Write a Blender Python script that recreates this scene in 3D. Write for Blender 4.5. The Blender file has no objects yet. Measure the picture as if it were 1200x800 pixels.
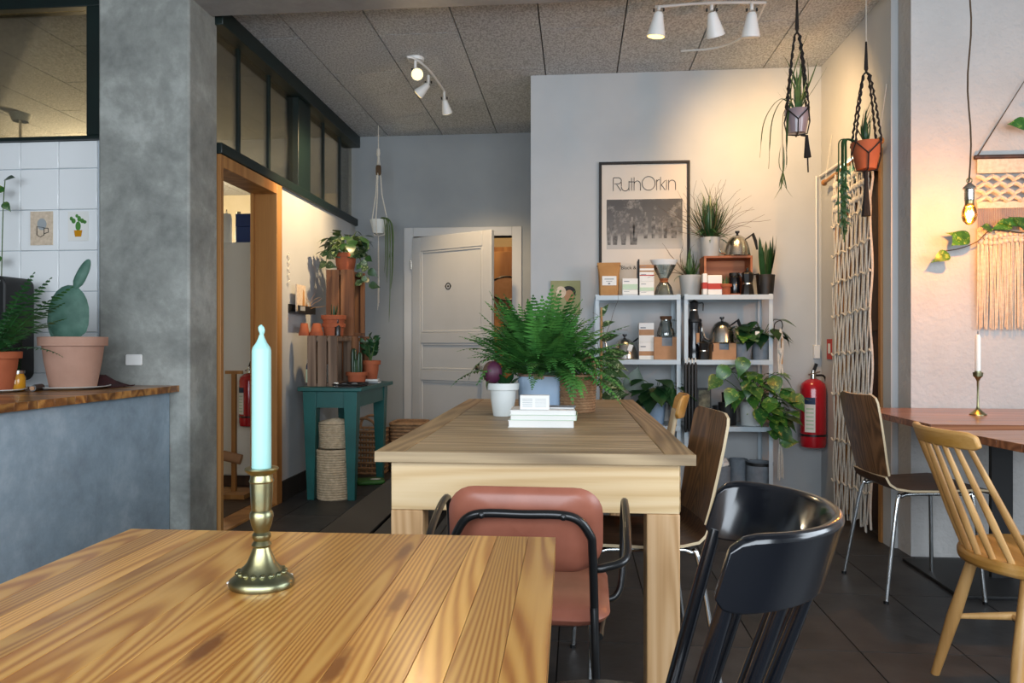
import bpy, bmesh, math, random
from mathutils import Vector, Matrix
R = math.radians
rnd = random.Random(7)
SC = bpy.context.scene
COL = SC.collection
# ------------------------------------------------------------------ camera
F, HY = 870.0, 402.0
YAW = math.atan(76.0/F)
CAMZ = 1.06
cam_d = bpy.data.cameras.new('camera'); cam = bpy.data.objects.new('camera', cam_d); COL.objects.link(cam)
cam.location = (0, 0, CAMZ); cam.rotation_euler = (R(90), 0, YAW)
cam_d.sensor_width = 36; cam_d.lens = 36*F/1200; cam_d.shift_y = (HY-400)/1200; cam_d.clip_start = .02
SC.camera = cam
# ------------------------------------------------------------------ colour management, world, daylight
SC.view_settings.view_transform = 'Standard'; SC.view_settings.look = 'None'
SC.view_settings.gamma = 1; SC.view_settings.use_curve_mapping = False
SC.view_settings.exposure = 0.32
SC.cycles.use_denoising = True
SC.cycles.max_bounces = 8; SC.cycles.transparent_max_bounces = 16; SC.cycles.sample_clamp_indirect = 6
SC.cycles.caustics_reflective = False; SC.cycles.caustics_refractive = False
W = bpy.data.worlds.new('overcast_sky'); SC.world = W; W.use_nodes = True
W.node_tree.nodes['Background'].inputs[0].default_value = (.62, .76, 1, 1)
W.node_tree.nodes['Background'].inputs[1].default_value = 1.1
def area(name, loc, rot, sx, sy, power, col):
    l = bpy.data.lights.new(name, 'AREA'); l.shape = 'RECTANGLE'; l.size = sx; l.size_y = sy; l.energy = power; l.color = col
    o = bpy.data.objects.new(name, l); COL.objects.link(o); o.location = loc; o.rotation_euler = rot; return o
DAY = (.85, .93, 1)
area('daylight_shopfront', (-.3, -1.88, 1.62), (R(72), 0, 0), 5.2, 2.0, 190, DAY)      # in the shopfront window behind the camera
area('daylight_side_window', (3.38, 1.0, 1.75), (R(72), 0, R(90)), 2.2, 1.7, 66, DAY)  # in the side window on the right

# ------------------------------------------------------------------ pixel -> world (1200 x 800 frame)
CY, SY = math.cos(YAW), math.sin(YAW)
def ray(px, py):
    u = (px-600)/F; v = (HY-py)/F
    return Vector((-SY+u*CY, CY+u*SY, v))
def atY(px, py, Y):
    d = ray(px, py); return Vector((0, 0, CAMZ))+d*(Y/d.y)
def atX(px, py, X):
    d = ray(px, py); return Vector((0, 0, CAMZ))+d*(X/d.x)
def atZ(px, py, Z):
    d = ray(px, py); return Vector((0, 0, CAMZ))+d*((Z-CAMZ)/d.z)
# ------------------------------------------------------------------ mesh builder
class MB:
    def __init__(s): s.v = []; s.f = []; s.m = []; s.mi = 0
    def add(s, vs, fs):
        b = len(s.v); s.v += [tuple(v) for v in vs]
        for f in fs: s.f.append([b+i for i in f]); s.m.append(s.mi)
        return s
    def box(s, c, d, rz=0, rx=0, ry=0):
        M = Matrix.Translation(c) @ Matrix.Rotation(rz, 4, 'Z') @ Matrix.Rotation(ry, 4, 'Y') @ Matrix.Rotation(rx, 4, 'X')
        vs = [M @ Vector((x*d[0]/2, y*d[1]/2, z*d[2]/2)) for x in (-1, 1) for y in (-1, 1) for z in (-1, 1)]
        return s.add(vs, [(0,1,3,2), (4,6,7,5), (0,4,5,1), (2,3,7,6), (0,2,6,4), (1,5,7,3)])
    def bb(s, x0, x1, y0, y1, z0, z1):
        return s.box(((x0+x1)/2, (y0+y1)/2, (z0+z1)/2), (abs(x1-x0), abs(y1-y0), abs(z1-z0)))
    def tube(s, pts, r, n=8, closed=False, flat=1.0, up=None):
        pts = [Vector(p) for p in pts]; k = len(pts)
        rs = r if isinstance(r, (list, tuple)) else [r]*k
        tang = []
        for i in range(k):
            a = pts[(i-1) % k] if (closed or i > 0) else pts[i]
            b = pts[(i+1) % k] if (closed or i < k-1) else pts[i]
            t = (b-a); tang.append(t.normalized() if t.length > 1e-9 else Vector((0, 0, 1)))
        ref = Vector(up) if up else (Vector((0, 0, 1)) if abs(tang[0].z) < .9 else Vector((1, 0, 0)))
        nx = tang[0].cross(ref).normalized(); vs = []
        for i in range(k):
            t = tang[i]
            nx = (nx - t*nx.dot(t))
            nx = nx.normalized() if nx.length > 1e-6 else t.orthogonal().normalized()
            ny = t.cross(nx)
            for j in range(n):
                a = 2*math.pi*j/n
                vs.append(pts[i]+nx*math.cos(a)*rs[i]+ny*math.sin(a)*rs[i]*flat)
        fs = []
        for i in range(k if closed else k-1):
            i2 = (i+1) % k
            for j in range(n):
                j2 = (j+1) % n
                fs.append((i*n+j, i*n+j2, i2*n+j2, i2*n+j))
        if not closed: fs += [tuple(range(n-1, -1, -1)), tuple(range((k-1)*n, k*n))]
        return s.add(vs, fs)
    def cyl(s, p0, p1, r0, r1=None, n=16): return s.tube([p0, p1], [r0, r0 if r1 is None else r1], n)
    def lathe(s, prof, n=24, c=(0, 0, 0), sx=1, sy=1, cap=True):
        vs = []; fs = []; k = len(prof)
        for r, z in prof:
            for j in range(n):
                a = 2*math.pi*j/n; vs.append((c[0]+r*sx*math.cos(a), c[1]+r*sy*math.sin(a), c[2]+z))
        for i in range(k-1):
            for j in range(n):
                j2 = (j+1) % n; fs.append((i*n+j, i*n+j2, (i+1)*n+j2, (i+1)*n+j))
        if cap:
            if prof[0][0] > 1e-5: fs.append(tuple(range(n-1, -1, -1)))
            if prof[-1][0] > 1e-5: fs.append(tuple(range((k-1)*n, k*n)))
        return s.add(vs, fs)
    def prism(s, poly, h0, h1, axis='z'):
        def P(a, b, h): return {'z': (a, b, h), 'y': (a, h, b), 'x': (h, a, b)}[axis]
        k = len(poly); vs = [P(a, b, h0) for a, b in poly]+[P(a, b, h1) for a, b in poly]
        fs = [tuple(range(k-1, -1, -1)), tuple(range(k, 2*k))]+[(i, (i+1) % k, k+(i+1) % k, k+i) for i in range(k)]
        return s.add(vs, fs)
    def sphere(s, c, r, n=12, sz=1.0, sx=1.0, sy=1.0):
        prof = [(r*math.sin(math.pi*i/(n//2+2)), -r*sz*math.cos(math.pi*i/(n//2+2))) for i in range(n//2+3)]
        return s.lathe(prof, n, c, sx, sy, cap=False)
    def sheet(s, prof, widths, th, edge=None, curve=0.0, nw=7):
        # a bent board: prof = (x,z) side profile, widths = half width at each point, th = thickness, curve = how far the sides come forward
        k = len(prof); P = [Vector((x, 0, z)) for x, z in prof]; vs = []; nn = []
        for i in range(k):
            t = (P[min(i+1, k-1)]-P[max(i-1, 0)]).normalized(); nn.append(Vector((t.z, 0, -t.x)))
        for side in (1, -1):
            for i in range(k):
                for j in range(nw):
                    a = -1+2*j/(nw-1)
                    p = P[i]+nn[i]*(side*th/2+curve*a*a); vs.append((p.x, a*widths[i], p.z))
        N = k*nw; m0 = s.mi; fs = []
        for i in range(k-1):
            for j in range(nw-1):
                a = i*nw+j; fs += [(a, a+1, a+nw+1, a+nw), (N+a, N+a+nw, N+a+nw+1, N+a+1)]
        b = len(s.v); s.add(vs, fs)
        if edge is not None: s.mi = edge
        ring = [j for j in range(nw)]+[i*nw+nw-1 for i in range(1, k)]+[(k-1)*nw+j for j in range(nw-2, -1, -1)]+[i*nw for i in range(k-2, 0, -1)]
        for q in range(len(ring)):
            a, c = ring[q], ring[(q+1) % len(ring)]
            s.f.append([b+a, b+N+a, b+N+c, b+c]); s.m.append(s.mi)
        s.mi = m0; return s
    def me(s, name, mats, smooth=38):
        me = bpy.data.meshes.new(name); me.from_pydata(s.v, [], s.f); me.update()
        for m in (mats if isinstance(mats, (list, tuple)) else [mats]): me.materials.append(m)
        if s.m and max(s.m) > 0: me.polygons.foreach_set('material_index', s.m)
        bm = bmesh.new(); bm.from_mesh(me); bmesh.ops.recalc_face_normals(bm, faces=bm.faces); bm.to_mesh(me); bm.free()
        me.polygons.foreach_set('use_smooth', [True]*len(me.polygons)); me.set_sharp_from_angle(angle=R(smooth)); me.update()
        return me
    def ob(s, name, mats, parent=None, loc=None, rz=0, bevel=0, smooth=38, kind=None):
        return put(s.me(name, mats, smooth), name, parent, loc, rz, bevel, kind)
def put(me, name, parent=None, loc=None, rz=0, bevel=0, kind=None):
    o = bpy.data.objects.new(name, me); COL.objects.link(o)
    if parent: o.parent = parent
    if loc is not None: o.location = loc
    if rz: o.rotation_euler = (0, 0, rz)
    if bevel:
        b = o.modifiers.new('bevel', 'BEVEL'); b.width = bevel; b.segments = 2; b.limit_method = 'ANGLE'; b.angle_limit = R(40)
    if kind: o['kind'] = kind
    return o
def tag(o, label, cat, group=None):
    o['label'] = label; o['category'] = cat
    if group: o['group'] = group
    return o
def thing(name, label, cat, loc=(0, 0, 0), rz=0, group=None):
    o = bpy.data.objects.new(name, None); COL.objects.link(o); o.location = loc; o.rotation_euler = (0, 0, rz); o.empty_display_size = .05
    return tag(o, label, cat, group)
def dup(root, loc, rz, label, group=None):
    def cp(o, par):
        c = o.copy(); COL.objects.link(c); c.parent = par
        for ch in o.children: cp(ch, c)
        return c
    r = cp(root, None); r.location = loc; r.rotation_euler = (0, 0, rz); r['label'] = label
    if group: r['group'] = group
    return r
def struct(o): o['kind'] = 'structure'; return o
def orient(o, base, d, up=(0, 0, 1), scale=(1, 1, 1)):
    y = Vector(d).normalized(); z = Vector(up); x = y.cross(z)
    x = x.normalized() if x.length > 1e-4 else y.orthogonal().normalized()
    z = x.cross(y)
    o.matrix_basis = Matrix.Translation(base) @ Matrix((x, y, z)).transposed().to_4x4() @ Matrix.Diagonal((scale[0], scale[1], scale[2], 1))
def curve_pts(ctrl, n=12):
    # Catmull-Rom through the control points
    P = [Vector(p) for p in ctrl]; P = [P[0]*2-P[1]]+P+[P[-1]*2-P[-2]]; out = []
    for i in range(1, len(P)-2):
        for q in range(n):
            t = q/n; a, b, c, d = P[i-1], P[i], P[i+1], P[i+2]
            out.append(.5*((2*b)+(c-a)*t+(2*a-5*b+4*c-d)*t*t+(3*b-a-3*c+d)*t**3))
    out.append(P[-2]); return out
def rrect(w, h, r, n=5):
    pts = []
    for cx, cy, a0 in ((w/2-r, h/2-r, 0), (-w/2+r, h/2-r, 90), (-w/2+r, -h/2+r, 180), (w/2-r, -h/2+r, 270)):
        for i in range(n+1):
            a = R(a0+90*i/n); pts.append((cx+r*math.cos(a), cy+r*math.sin(a)))
    return pts
# ------------------------------------------------------------------ materials (all procedural)
def lin(h):
    h = h.lstrip('#'); c = [int(h[i:i+2], 16)/255 for i in (0, 2, 4)]
    return [x/12.92 if x <= .04045 else ((x+.055)/1.055)**2.4 for x in c]+[1]
class NT:
    def __init__(s, name):
        s.mat = bpy.data.materials.new(name); s.mat.use_nodes = True; s.t = s.mat.node_tree; s.b = s.t.nodes['Principled BSDF']
    def n(s, typ, ins=None, **kw):
        x = s.t.nodes.new(typ)
        for k, v in kw.items(): setattr(x, k, v)
        for k, v in (ins or {}).items():
            if hasattr(v, 'is_output') or isinstance(v, bpy.types.NodeSocket): s.t.links.new(v, x.inputs[k])
            else: x.inputs[k].default_value = v
        return x
    def set(s, k, v):
        if isinstance(v, bpy.types.NodeSocket): s.t.links.new(v, s.b.inputs[k])
        else: s.b.inputs[k].default_value = v
    def coords(s, scale=(1, 1, 1), random=0):
        tc = s.n('ShaderNodeTexCoord').outputs['Object']
        if random:
            oi = s.n('ShaderNodeObjectInfo').outputs['Random']
            m = s.n('ShaderNodeVectorMath', {0: (37.1*random, 91.7*random, 53.3*random)}, operation='SCALE'); s.t.links.new(oi, m.inputs['Scale'])
            tc = s.n('ShaderNodeVectorMath', {0: tc, 1: m.outputs[0]}, operation='ADD').outputs[0]
        return s.n('ShaderNodeMapping', {'Vector': tc, 'Scale': scale}).outputs[0]
    def noise(s, vec, scale, detail=3, rough=.5, dist=0):
        return s.n('ShaderNodeTexNoise', {'Vector': vec, 'Scale': scale, 'Detail': detail, 'Roughness': rough, 'Distortion': dist}).outputs[0]
    def ramp(s, fac, stops):
        r = s.n('ShaderNodeValToRGB', {'Fac': fac}); e = r.color_ramp.elements
        while len(e) < len(stops): e.new(.5)
        for q, (p, c) in zip(e, stops): q.position = p; q.color = lin(c) if isinstance(c, str) else (c, c, c, 1)
        return r.outputs[0]
    def mix(s, fac, a, b, blend='MIX'):
        x = s.n('ShaderNodeMix', data_type='RGBA', blend_type=blend)
        for k, v in ((0, fac), (6, a), (7, b)):
            if isinstance(v, bpy.types.NodeSocket): s.t.links.new(v, x.inputs[k])
            else: x.inputs[k].default_value = v
        return x.outputs[2]
    def math(s, op, a, b=0.0):
        x = s.n('ShaderNodeMath', {0: a, 1: b}, operation=op); return x.outputs[0]
    def bump(s, h, st, dist=.01):
        b = s.n('ShaderNodeBump', {'Height': h, 'Strength': st, 'Distance': dist}); s.t.links.new(b.outputs[0], s.b.inputs['Normal'])
def mat(name, c1, c2=None, rough=.5, metal=0, vs=6, st=(1, 1, 1), bump=0, bs=60, bd=.004, rndv=0, coat=0, trans=0, emis=0, alpha=1, detail=4, contrast=(.3, .7), sss=0):
    N = NT(name); co = N.coords(st, 1 if rndv else 0)
    if c2:
        col = N.ramp(N.noise(co, vs, detail), [(contrast[0], c1), (contrast[1], c2)])
    else: col = lin(c1)
    if rndv:
        oi = N.n('ShaderNodeObjectInfo').outputs['Random']
        v = N.math('ADD', N.math('MULTIPLY', oi, 2*rndv), 1-rndv)
        hs = N.n('ShaderNodeHueSaturation', {'Value': v, 'Color': col}); col = hs.outputs[0]
    N.set('Base Color', col); N.set('Roughness', rough); N.set('Metallic', metal)
    if coat: N.set('Coat Weight', coat); N.set('Coat Roughness', .12)
    if trans: N.set('Transmission Weight', trans); N.set('IOR', 1.45)
    if emis: N.set('Emission Color', lin(c1)); N.set('Emission Strength', emis)
    if alpha < 1: N.set('Alpha', alpha)
    if bump: N.bump(N.noise(co, bs, 3), bump, bd)
    return N.mat
def wood(name, light, mid, dark, axis='y', s=5, rings=14, rough=.45, coat=0, rndv=.12, bump=.1, knots=False, streak=.45):
    N = NT(name); lo = .055
    sc = {'x': (lo, 1, 1), 'y': (1, lo, 1), 'z': (1, 1, lo)}[axis]; fs = {'x': (.03, 1, 1), 'y': (1, .03, 1), 'z': (1, 1, .03)}[axis]
    co = N.coords(sc, 1)
    n1 = N.noise(co, s, 1, .4, 0)
    rg = N.math('SINE', N.math('MULTIPLY', n1, rings*6.28))
    rg = N.math('ADD', N.math('MULTIPLY', rg, .5), .5)
    st = N.noise(N.coords(fs, 1), 130, 2, .6)
    big = N.noise(N.coords(sc, 1), 2.2, 2)
    f = N.math('ADD', N.math('MULTIPLY', rg, 1-streak), N.math('MULTIPLY', st, streak))
    f = N.math('ADD', f, N.math('MULTIPLY', N.math('SUBTRACT', big, .5), .35))
    col = N.ramp(f, [(.12, light), (.5, mid), (.92, dark)])
    if knots:
        ks = {'x': (.22, 1, 1), 'y': (1, .22, 1), 'z': (1, 1, .22)}[axis]
        wob = N.noise(N.coords((1, 1, 1), 1), 30, 2)
        vo = N.n('ShaderNodeTexVoronoi', {'Vector': N.coords(ks, 1), 'Scale': 9.0, 'Randomness': 1.0}, feature='F1', voronoi_dimensions='2D').outputs['Distance']
        kd = N.math('ADD', vo, N.math('MULTIPLY', N.math('SUBTRACT', wob, .5), .09))
        k = N.ramp(kd, [(.05, 1.0), (.105, 0.0)])
        col = N.mix(k, col, lin(knots))
        halo = N.ramp(kd, [(.06, .5), (.22, 0.0)])
        col = N.mix(halo, col, lin(dark), 'MIX')
    oi = N.n('ShaderNodeObjectInfo').outputs['Random']
    v = N.math('ADD', N.math('MULTIPLY', oi, 2*rndv), 1-rndv)
    hs = N.n('ShaderNodeHueSaturation', {'Value': v, 'Color': col})
    N.set('Base Color', hs.outputs[0]); N.set('Roughness', rough)
    if coat: N.set('Coat Weight', coat); N.set('Coat Roughness', .16)
    if bump: N.bump(st, bump, .002)
    return N.mat
def concrete(name, a, b, c, rough=.75, s=2.5, bump=.25):
    N = NT(name); co = N.coords()
    n1 = N.noise(co, s, 6, .62, .4); n2 = N.noise(co, s*6, 5, .7)
    f = N.math('ADD', N.math('MULTIPLY', n1, .7), N.math('MULTIPLY', n2, .3))
    N.set('Base Color', N.ramp(f, [(.33, a), (.52, b), (.68, c)])); N.set('Roughness', rough)
    N.bump(n2, bump, .006); return N.mat
def glass(name, tint='#ffffff', alpha=.12, rough=.03):
    # thin pane: a clear sheet that also mirrors
    N = NT(name); t = N.t; out = t.nodes['Material Output']
    tr = N.n('ShaderNodeBsdfTransparent', {0: lin(tint)}); gl = N.n('ShaderNodeBsdfGlossy', {0: (1, 1, 1, 1), 'Roughness': rough})
    fr = N.n('ShaderNodeFresnel', {'IOR': 1.5}); f = N.math('ADD', N.math('MULTIPLY', fr.outputs[0], .8), alpha*.2)
    mx = N.n('ShaderNodeMixShader', {0: f, 1: tr.outputs[0], 2: gl.outputs[0]}); t.links.new(mx.outputs[0], out.inputs[0]); return N.mat
def leafmat(name, a, b, vein=None, rough=.4):
    N = NT(name); co = N.coords((1, 1, 1), 1)
    col = N.ramp(N.noise(co, 3.5, 3), [(.35, a), (.65, b)])
    if vein: # cream variegation
        col = N.mix(N.ramp(N.noise(co, 5, 4, .6, 1), [(.55, 0.0), (.66, .8)]), col, lin(vein))
    oi = N.n('ShaderNodeObjectInfo').outputs['Random']
    hs = N.n('ShaderNodeHueSaturation', {'Value': N.math('ADD', N.math('MULTIPLY', oi, .6), .7), 'Color': col})
    N.set('Base Color', hs.outputs[0]); N.set('Roughness', rough); N.set('Subsurface Weight', 0.0); return N.mat
MT = {}
MT['wall'] = mat('painted_wall', '#bcbebe', '#b3b6b7', .85, vs=3, bump=.06, bs=90)
MT['plaster'] = mat('rough_plaster', '#bdbbb8', '#b2b0ad', .88, vs=4, bump=.55, bs=34, bd=.012)
MT['wallr'] = mat('shade_toned_recess_wall', '#a0a4a6', '#979c9f', .85, vs=3, bump=.06, bs=90)  # wall colour darkened: the dimmer light of the recess is put into it
MT['wallin'] = mat('kitchen_wall', '#cfc3a8', '#c6b998', .85, vs=3)
MT['conc'] = concrete('concrete_column', '#6f716d', '#93958f', '#b5b7b1', s=2.6, bump=.4)
MT['concb'] = concrete('concrete_counter', '#7f8f9b', '#98aab7', '#b2c1cb', s=3)
MT['ceil'] = mat('wood_wool_panel', '#d0d2d3', '#a4a6a7', .95, vs=95, st=(1, .6, 1), bump=.7, bs=120, bd=.012, rndv=.05, contrast=(.4, .62))
MT['beam'] = concrete('beam_concrete', '#8d8a86', '#9c9995', '#aba8a4')
MT['joint'] = mat('ceiling_joint', '#45413d', None, .9)
MT['grout'] = mat('floor_grout', '#211f1e', None, .9)
MT['tile'] = mat('slate_floor_tile', '#292929', '#413f3e', .5, vs=7, bump=.2, bs=30, rndv=.12, detail=6)
MT['wtile'] = mat('glazed_white_tile', '#f1f3f3', None, .12, coat=.4)
MT['wgrout'] = mat('tile_grout', '#b9c0c6', None, .8)
MT['green'] = mat('dark_green_paint', '#0a1e1b', '#071614', .42, vs=5)
MT['glass'] = glass('window_glass', '#e9e6da', .25)
MT['jar'] = glass('clear_glass', '#eef3f2', .5)
MT['doorwood'] = wood('oak_door_casing', '#b98850', '#a9763f', '#8f6031', 'z', 4, 6, .45, rndv=.05, bump=.05)
MT['darkwood'] = wood('dark_brown_wood', '#4a3020', '#3c261a', '#2a1a12', 'z', 5, 6, .5)
MT['whitep'] = mat('white_door_paint', '#c3c3c2', '#bcbdbc', .45, vs=3)
MT['skirt'] = mat('dark_skirting_tile', '#23211f', '#2e2b29', .4, rndv=.1)
MT['black'] = mat('black_metal', '#101112', None, .35, coat=.2)
MT['matte'] = mat('matte_black', '#151617', None, .55)
MT['chrome'] = mat('chrome', '#d5d9da', None, .18, 1)
MT['steel'] = mat('brushed_steel', '#b9b6ad', '#cfccc4', .24, 1, vs=3, st=(1, 1, 30))
MT['white'] = mat('white_enamel', '#e4e3df', None, .4)
MT['paper'] = mat('white_paper', '#ecebe6', '#e4e3de', .8, vs=3)
MT['ink'] = mat('black_ink', '#1d1c1b', None, .7)
MT['kraft'] = mat('kraft_paper', '#b98a52', '#a77743', .7, vs=12)
MT['card'] = mat('brown_cardboard', '#b58a66', '#a97e5b', .8, vs=20)
MT['terra'] = mat('terracotta', '#ab5c38', '#964c2c', .8, vs=10, bump=.15, bs=70)
MT['terrap'] = mat('pale_terracotta', '#b68f7c', '#a37d6a', .85, vs=6, bump=.15, bs=60)
MT['soil'] = mat('potting_soil', '#2e2219', '#1d1510', .95, vs=40, bump=.8, bs=60)
MT['teal'] = mat('teal_paint', '#0f5a56', '#0b4c49', .4, vs=6)
MT['brass'] = mat('aged_brass', '#a39a70', '#7b8068', .34, 1, vs=30, bump=.12, bs=90, bd=.002)
MT['wax'] = mat('pale_mint_wax', '#97c6bf', None, .45)
MT['waxw'] = mat('white_wax', '#eceae2', None, .45)
MT['leather'] = mat('cognac_leather', '#a2634f', '#8b503d', .36, vs=9, bump=.1, bs=160, bd=.001, detail=5)
MT['pine'] = wood('honey_pine', '#dda658', '#cd9246', '#a9672a', 'y', 7, 42, .3, coat=.3, rndv=.2, bump=.06, knots='#4f2610', streak=.35)
MT['oakx'] = wood('worn_oak_across', '#c0a680', '#a38b69', '#7d684c', 'x', 7, 14, .5, rndv=.12, bump=.2)
MT['oaky'] = wood('worn_oak_along', '#b5976c', '#9b7e57', '#7e6444', 'y', 7, 14, .5, rndv=.08, bump=.2)
MT['oakl'] = wood('pale_oak_across', '#ecd0a4', '#e5c696', '#d3ae79', 'x', 6, 11, .5, rndv=.05, bump=.12, streak=.5)
MT['oakleg'] = wood('pale_oak_leg', '#d6b083', '#caa070', '#b68b5a', 'z', 7, 18, .5, rndv=.05, bump=.12)
MT['walnut'] = wood('walnut_veneer', '#86603f', '#6b4a30', '#48301d', 'z', 8, 16, .4, coat=.15, rndv=.06)
MT['walnutx'] = wood('walnut_veneer_seat', '#6a4a33', '#553927', '#3d281b', 'x', 8, 16, .4, coat=.15, rndv=.06)
MT['plyedge'] = mat('plywood_edge', '#c4b08e', None, .6)
MT['beech'] = wood('waxed_beech', '#cfa368', '#bd8f55', '#a2753f', 'z', 6, 5, .42, rndv=.06, bump=.04)
MT['beechx'] = wood('waxed_beech_rail', '#c99a5c', '#b6853f', '#9a6b33', 'y', 6, 5, .4, rndv=.05, bump=.04)
MT['cafe'] = wood('stained_cafe_top', '#a9714d', '#8f5a3c', '#6a3f29', 'x', 6, 16, .28, coat=.3, rndv=.12)
MT['butcher'] = wood('butcher_block', '#b98647', '#96622f', '#5e3519', 'x', 9, 5, .35, coat=.3, rndv=.4, bump=.05)
MT['crate'] = wood('weathered_crate', '#8c7460', '#745e4c', '#503e32', 'z', 9, 5, .75, rndv=.18)
MT['crateb'] = wood('brown_crate', '#8a5f3c', '#73492b', '#54331d', 'z', 9, 5, .7, rndv=.12)
MT['riser'] = wood('orange_box_wood', '#b97c55', '#a5663f', '#85492b', 'x', 7, 4, .6, rndv=.05)
MT['wicker'] = mat('pale_wicker', '#c9b79a', '#a8967a', .8, vs=40, rndv=.05)
MT['wickerb'] = mat('brown_wicker', '#a07e5c', '#7d5f43', .8, vs=40)
MT['blackp'] = mat('black_lacquer', '#0b0d12', '#11141a', .2, vs=3, coat=.5)
MT['shelf'] = mat('shelf_paint', '#b9c6cd', '#aebcc4', .4, vs=4)
MT['red'] = mat('fire_red', '#b01522', None, .25, coat=.5)
MT['redp'] = mat('red_print', '#b5392f', None, .7)
MT['navy'] = mat('navy_print', '#1d3557', None, .6)
MT['mint'] = mat('pale_green_print', '#bcd2b8', None, .7)
MT['ropew'] = mat('white_cotton_cord', '#dad5cb', '#c9c3b6', .95, vs=80)
MT['ropek'] = mat('black_cotton_cord', '#1a1716', '#252120', .95, vs=80)
MT['cream'] = mat('cream_wool', '#dfccb5', '#c9b49b', .95, vs=60, bump=.5, bs=140)
MT['mauve'] = mat('greyed_thread', '#9b8a86', None, .95)
MT['felt'] = mat('grey_felt', '#868e95', '#777f87', .95, vs=30, bump=.4, bs=120)
MT['gpot'] = mat('grey_ceramic', '#a9adae', '#999fa2', .5, vs=9)
MT['bluepot'] = mat('pale_blue_glaze', '#9fb5cb', '#8ba4bf', .4, vs=8, bump=.1, bs=20)
MT['wpot'] = mat('white_ceramic', '#d8dcd9', '#cdd2cf', .5, vs=8)
MT['fern'] = leafmat('fern_green', '#4d8539', '#2f642b', None, .5)
MT['fernd'] = leafmat('dark_fern_green', '#33682f', '#214e27', None, .5)
MT['pothos'] = leafmat('pothos_green', '#3a6d2c', '#275420', '#9caf52', .32)
MT['pothosv'] = leafmat('cream_pothos', '#3c5b33', '#2a4526', '#b9c39a', .4)
MT['dark'] = leafmat('deep_green', '#264a28', '#193a1e', None, .35)
MT['blade'] = leafmat('blade_green', '#4e6b3a', '#2f4a26', None, .45)
MT['cactus'] = mat('prickly_pear', '#517566', '#33584a', .6, vs=18, bump=.3, bs=30)
MT['stem'] = mat('brown_stem', '#5b4630', '#45331f', .8)
MT['gstem'] = mat('green_stem', '#4f6635', None, .6)
MT['cane'] = mat('bamboo_cane', '#b98c55', '#9a7040', .6)
MT['cloth'] = mat('maroon_cloth', '#3f1517', '#2c0e10', .95, vs=30)
MT['honey'] = mat('amber_jar', '#c98c1d', None, .2, coat=.5)
MT['blue'] = mat('blue_box', '#2c4480', None, .6)
MT['cork'] = mat('cork', '#6d4a30', '#573822', .9, vs=50)
MT['lampw'] = mat('lit_white', '#ffe9b0', None, .5, emis=9)
MT['lampy'] = mat('lit_yellow', '#ffd978', None, .5, emis=3.2)
MT['bulb'] = mat('glowing_filament', '#ffb648', None, .4, emis=14)
MT['amber'] = glass('amber_bulb_glass', '#ffcf74', .5)
MT['exit'] = mat('exit_green', '#2f9a63', None, .5, emis=.9)
MT['exitw'] = mat('exit_white', '#dffff0', None, .5, emis=2.6)
MT['olive'] = mat('olive_canvas', '#9d9c72', '#8f8f66', .8, vs=14)
# ================================================================== the room
H = 2.90; XL, XR = -1.97, 1.62; YB, YD = 5.10, 6.48
fl = struct(MB().bb(-7.5, 3.4, -1.9, 9.0, -.06, -.004).ob('floor', MT['grout']))
tw, tl = .345, .602
tile = MB().box((0, 0, -.006), (tw-.005, tl-.005, .012)).me('floor_tile', MT['tile'])
for i in range(-6, 9):
    for j in range(0, 11):
        put(tile, 'floor_tile', fl, (-.065+tw*(i+.5), .24+tl*(j+.5), 0))
ce = struct(MB().bb(-7.5, 3.4, -1.9, 9.0, H+.022, H+.1).ob('ceiling', MT['joint']))
pan = MB().box((0, 0, .01), (.477, 1.19, .02)).me('ceiling_panel', MT['ceil'])
for i in range(-15, 7):
    for j in range(-1, 6):
        off = .6 if i % 2 else 0
        put(pan, 'ceiling_panel', ce, (-.213+.485*(i+.5), 2.55+1.2*j+off, H+.001))
struct(MB().bb(-1.97, 1.66, 3.60, 3.86, 2.828, H).ob("beam", MT['beam']))
m = MB().bb(-.316, 1.75, YB, YB+.14, 0, H).bb(-.316, -.2, YB+.14, YD+.1, 0, H)
struct(m.ob('wall_back', MT['wall']))
DX0, DX1, DZ = -1.44, -.565, 2.0
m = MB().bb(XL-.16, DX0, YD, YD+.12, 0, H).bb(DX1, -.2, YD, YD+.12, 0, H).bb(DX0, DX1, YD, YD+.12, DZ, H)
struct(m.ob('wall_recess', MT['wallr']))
m = MB().bb(XL-.15, XL, 4.78, YD, 0, 2.11)
wl = struct(m.ob('wall_left', MT['wall']))
sk = MB().box((0, 0, 0), (.012, .295, .135)).me('skirting_tile', MT['skirt'])
bl = struct(MB().bb(XL, XL+.004, 4.80, YD, 0, .136).ob('baseboard_left', MT['wgrout']))
for k in range(5): put(sk, 'skirting_tile', bl, (XL+.008, 4.95+.3*k, .07))
struct(MB().bb(-2.46, XL, 3.63, 3.93, 0, H).ob('column', MT['conc'], bevel=.012))
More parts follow.
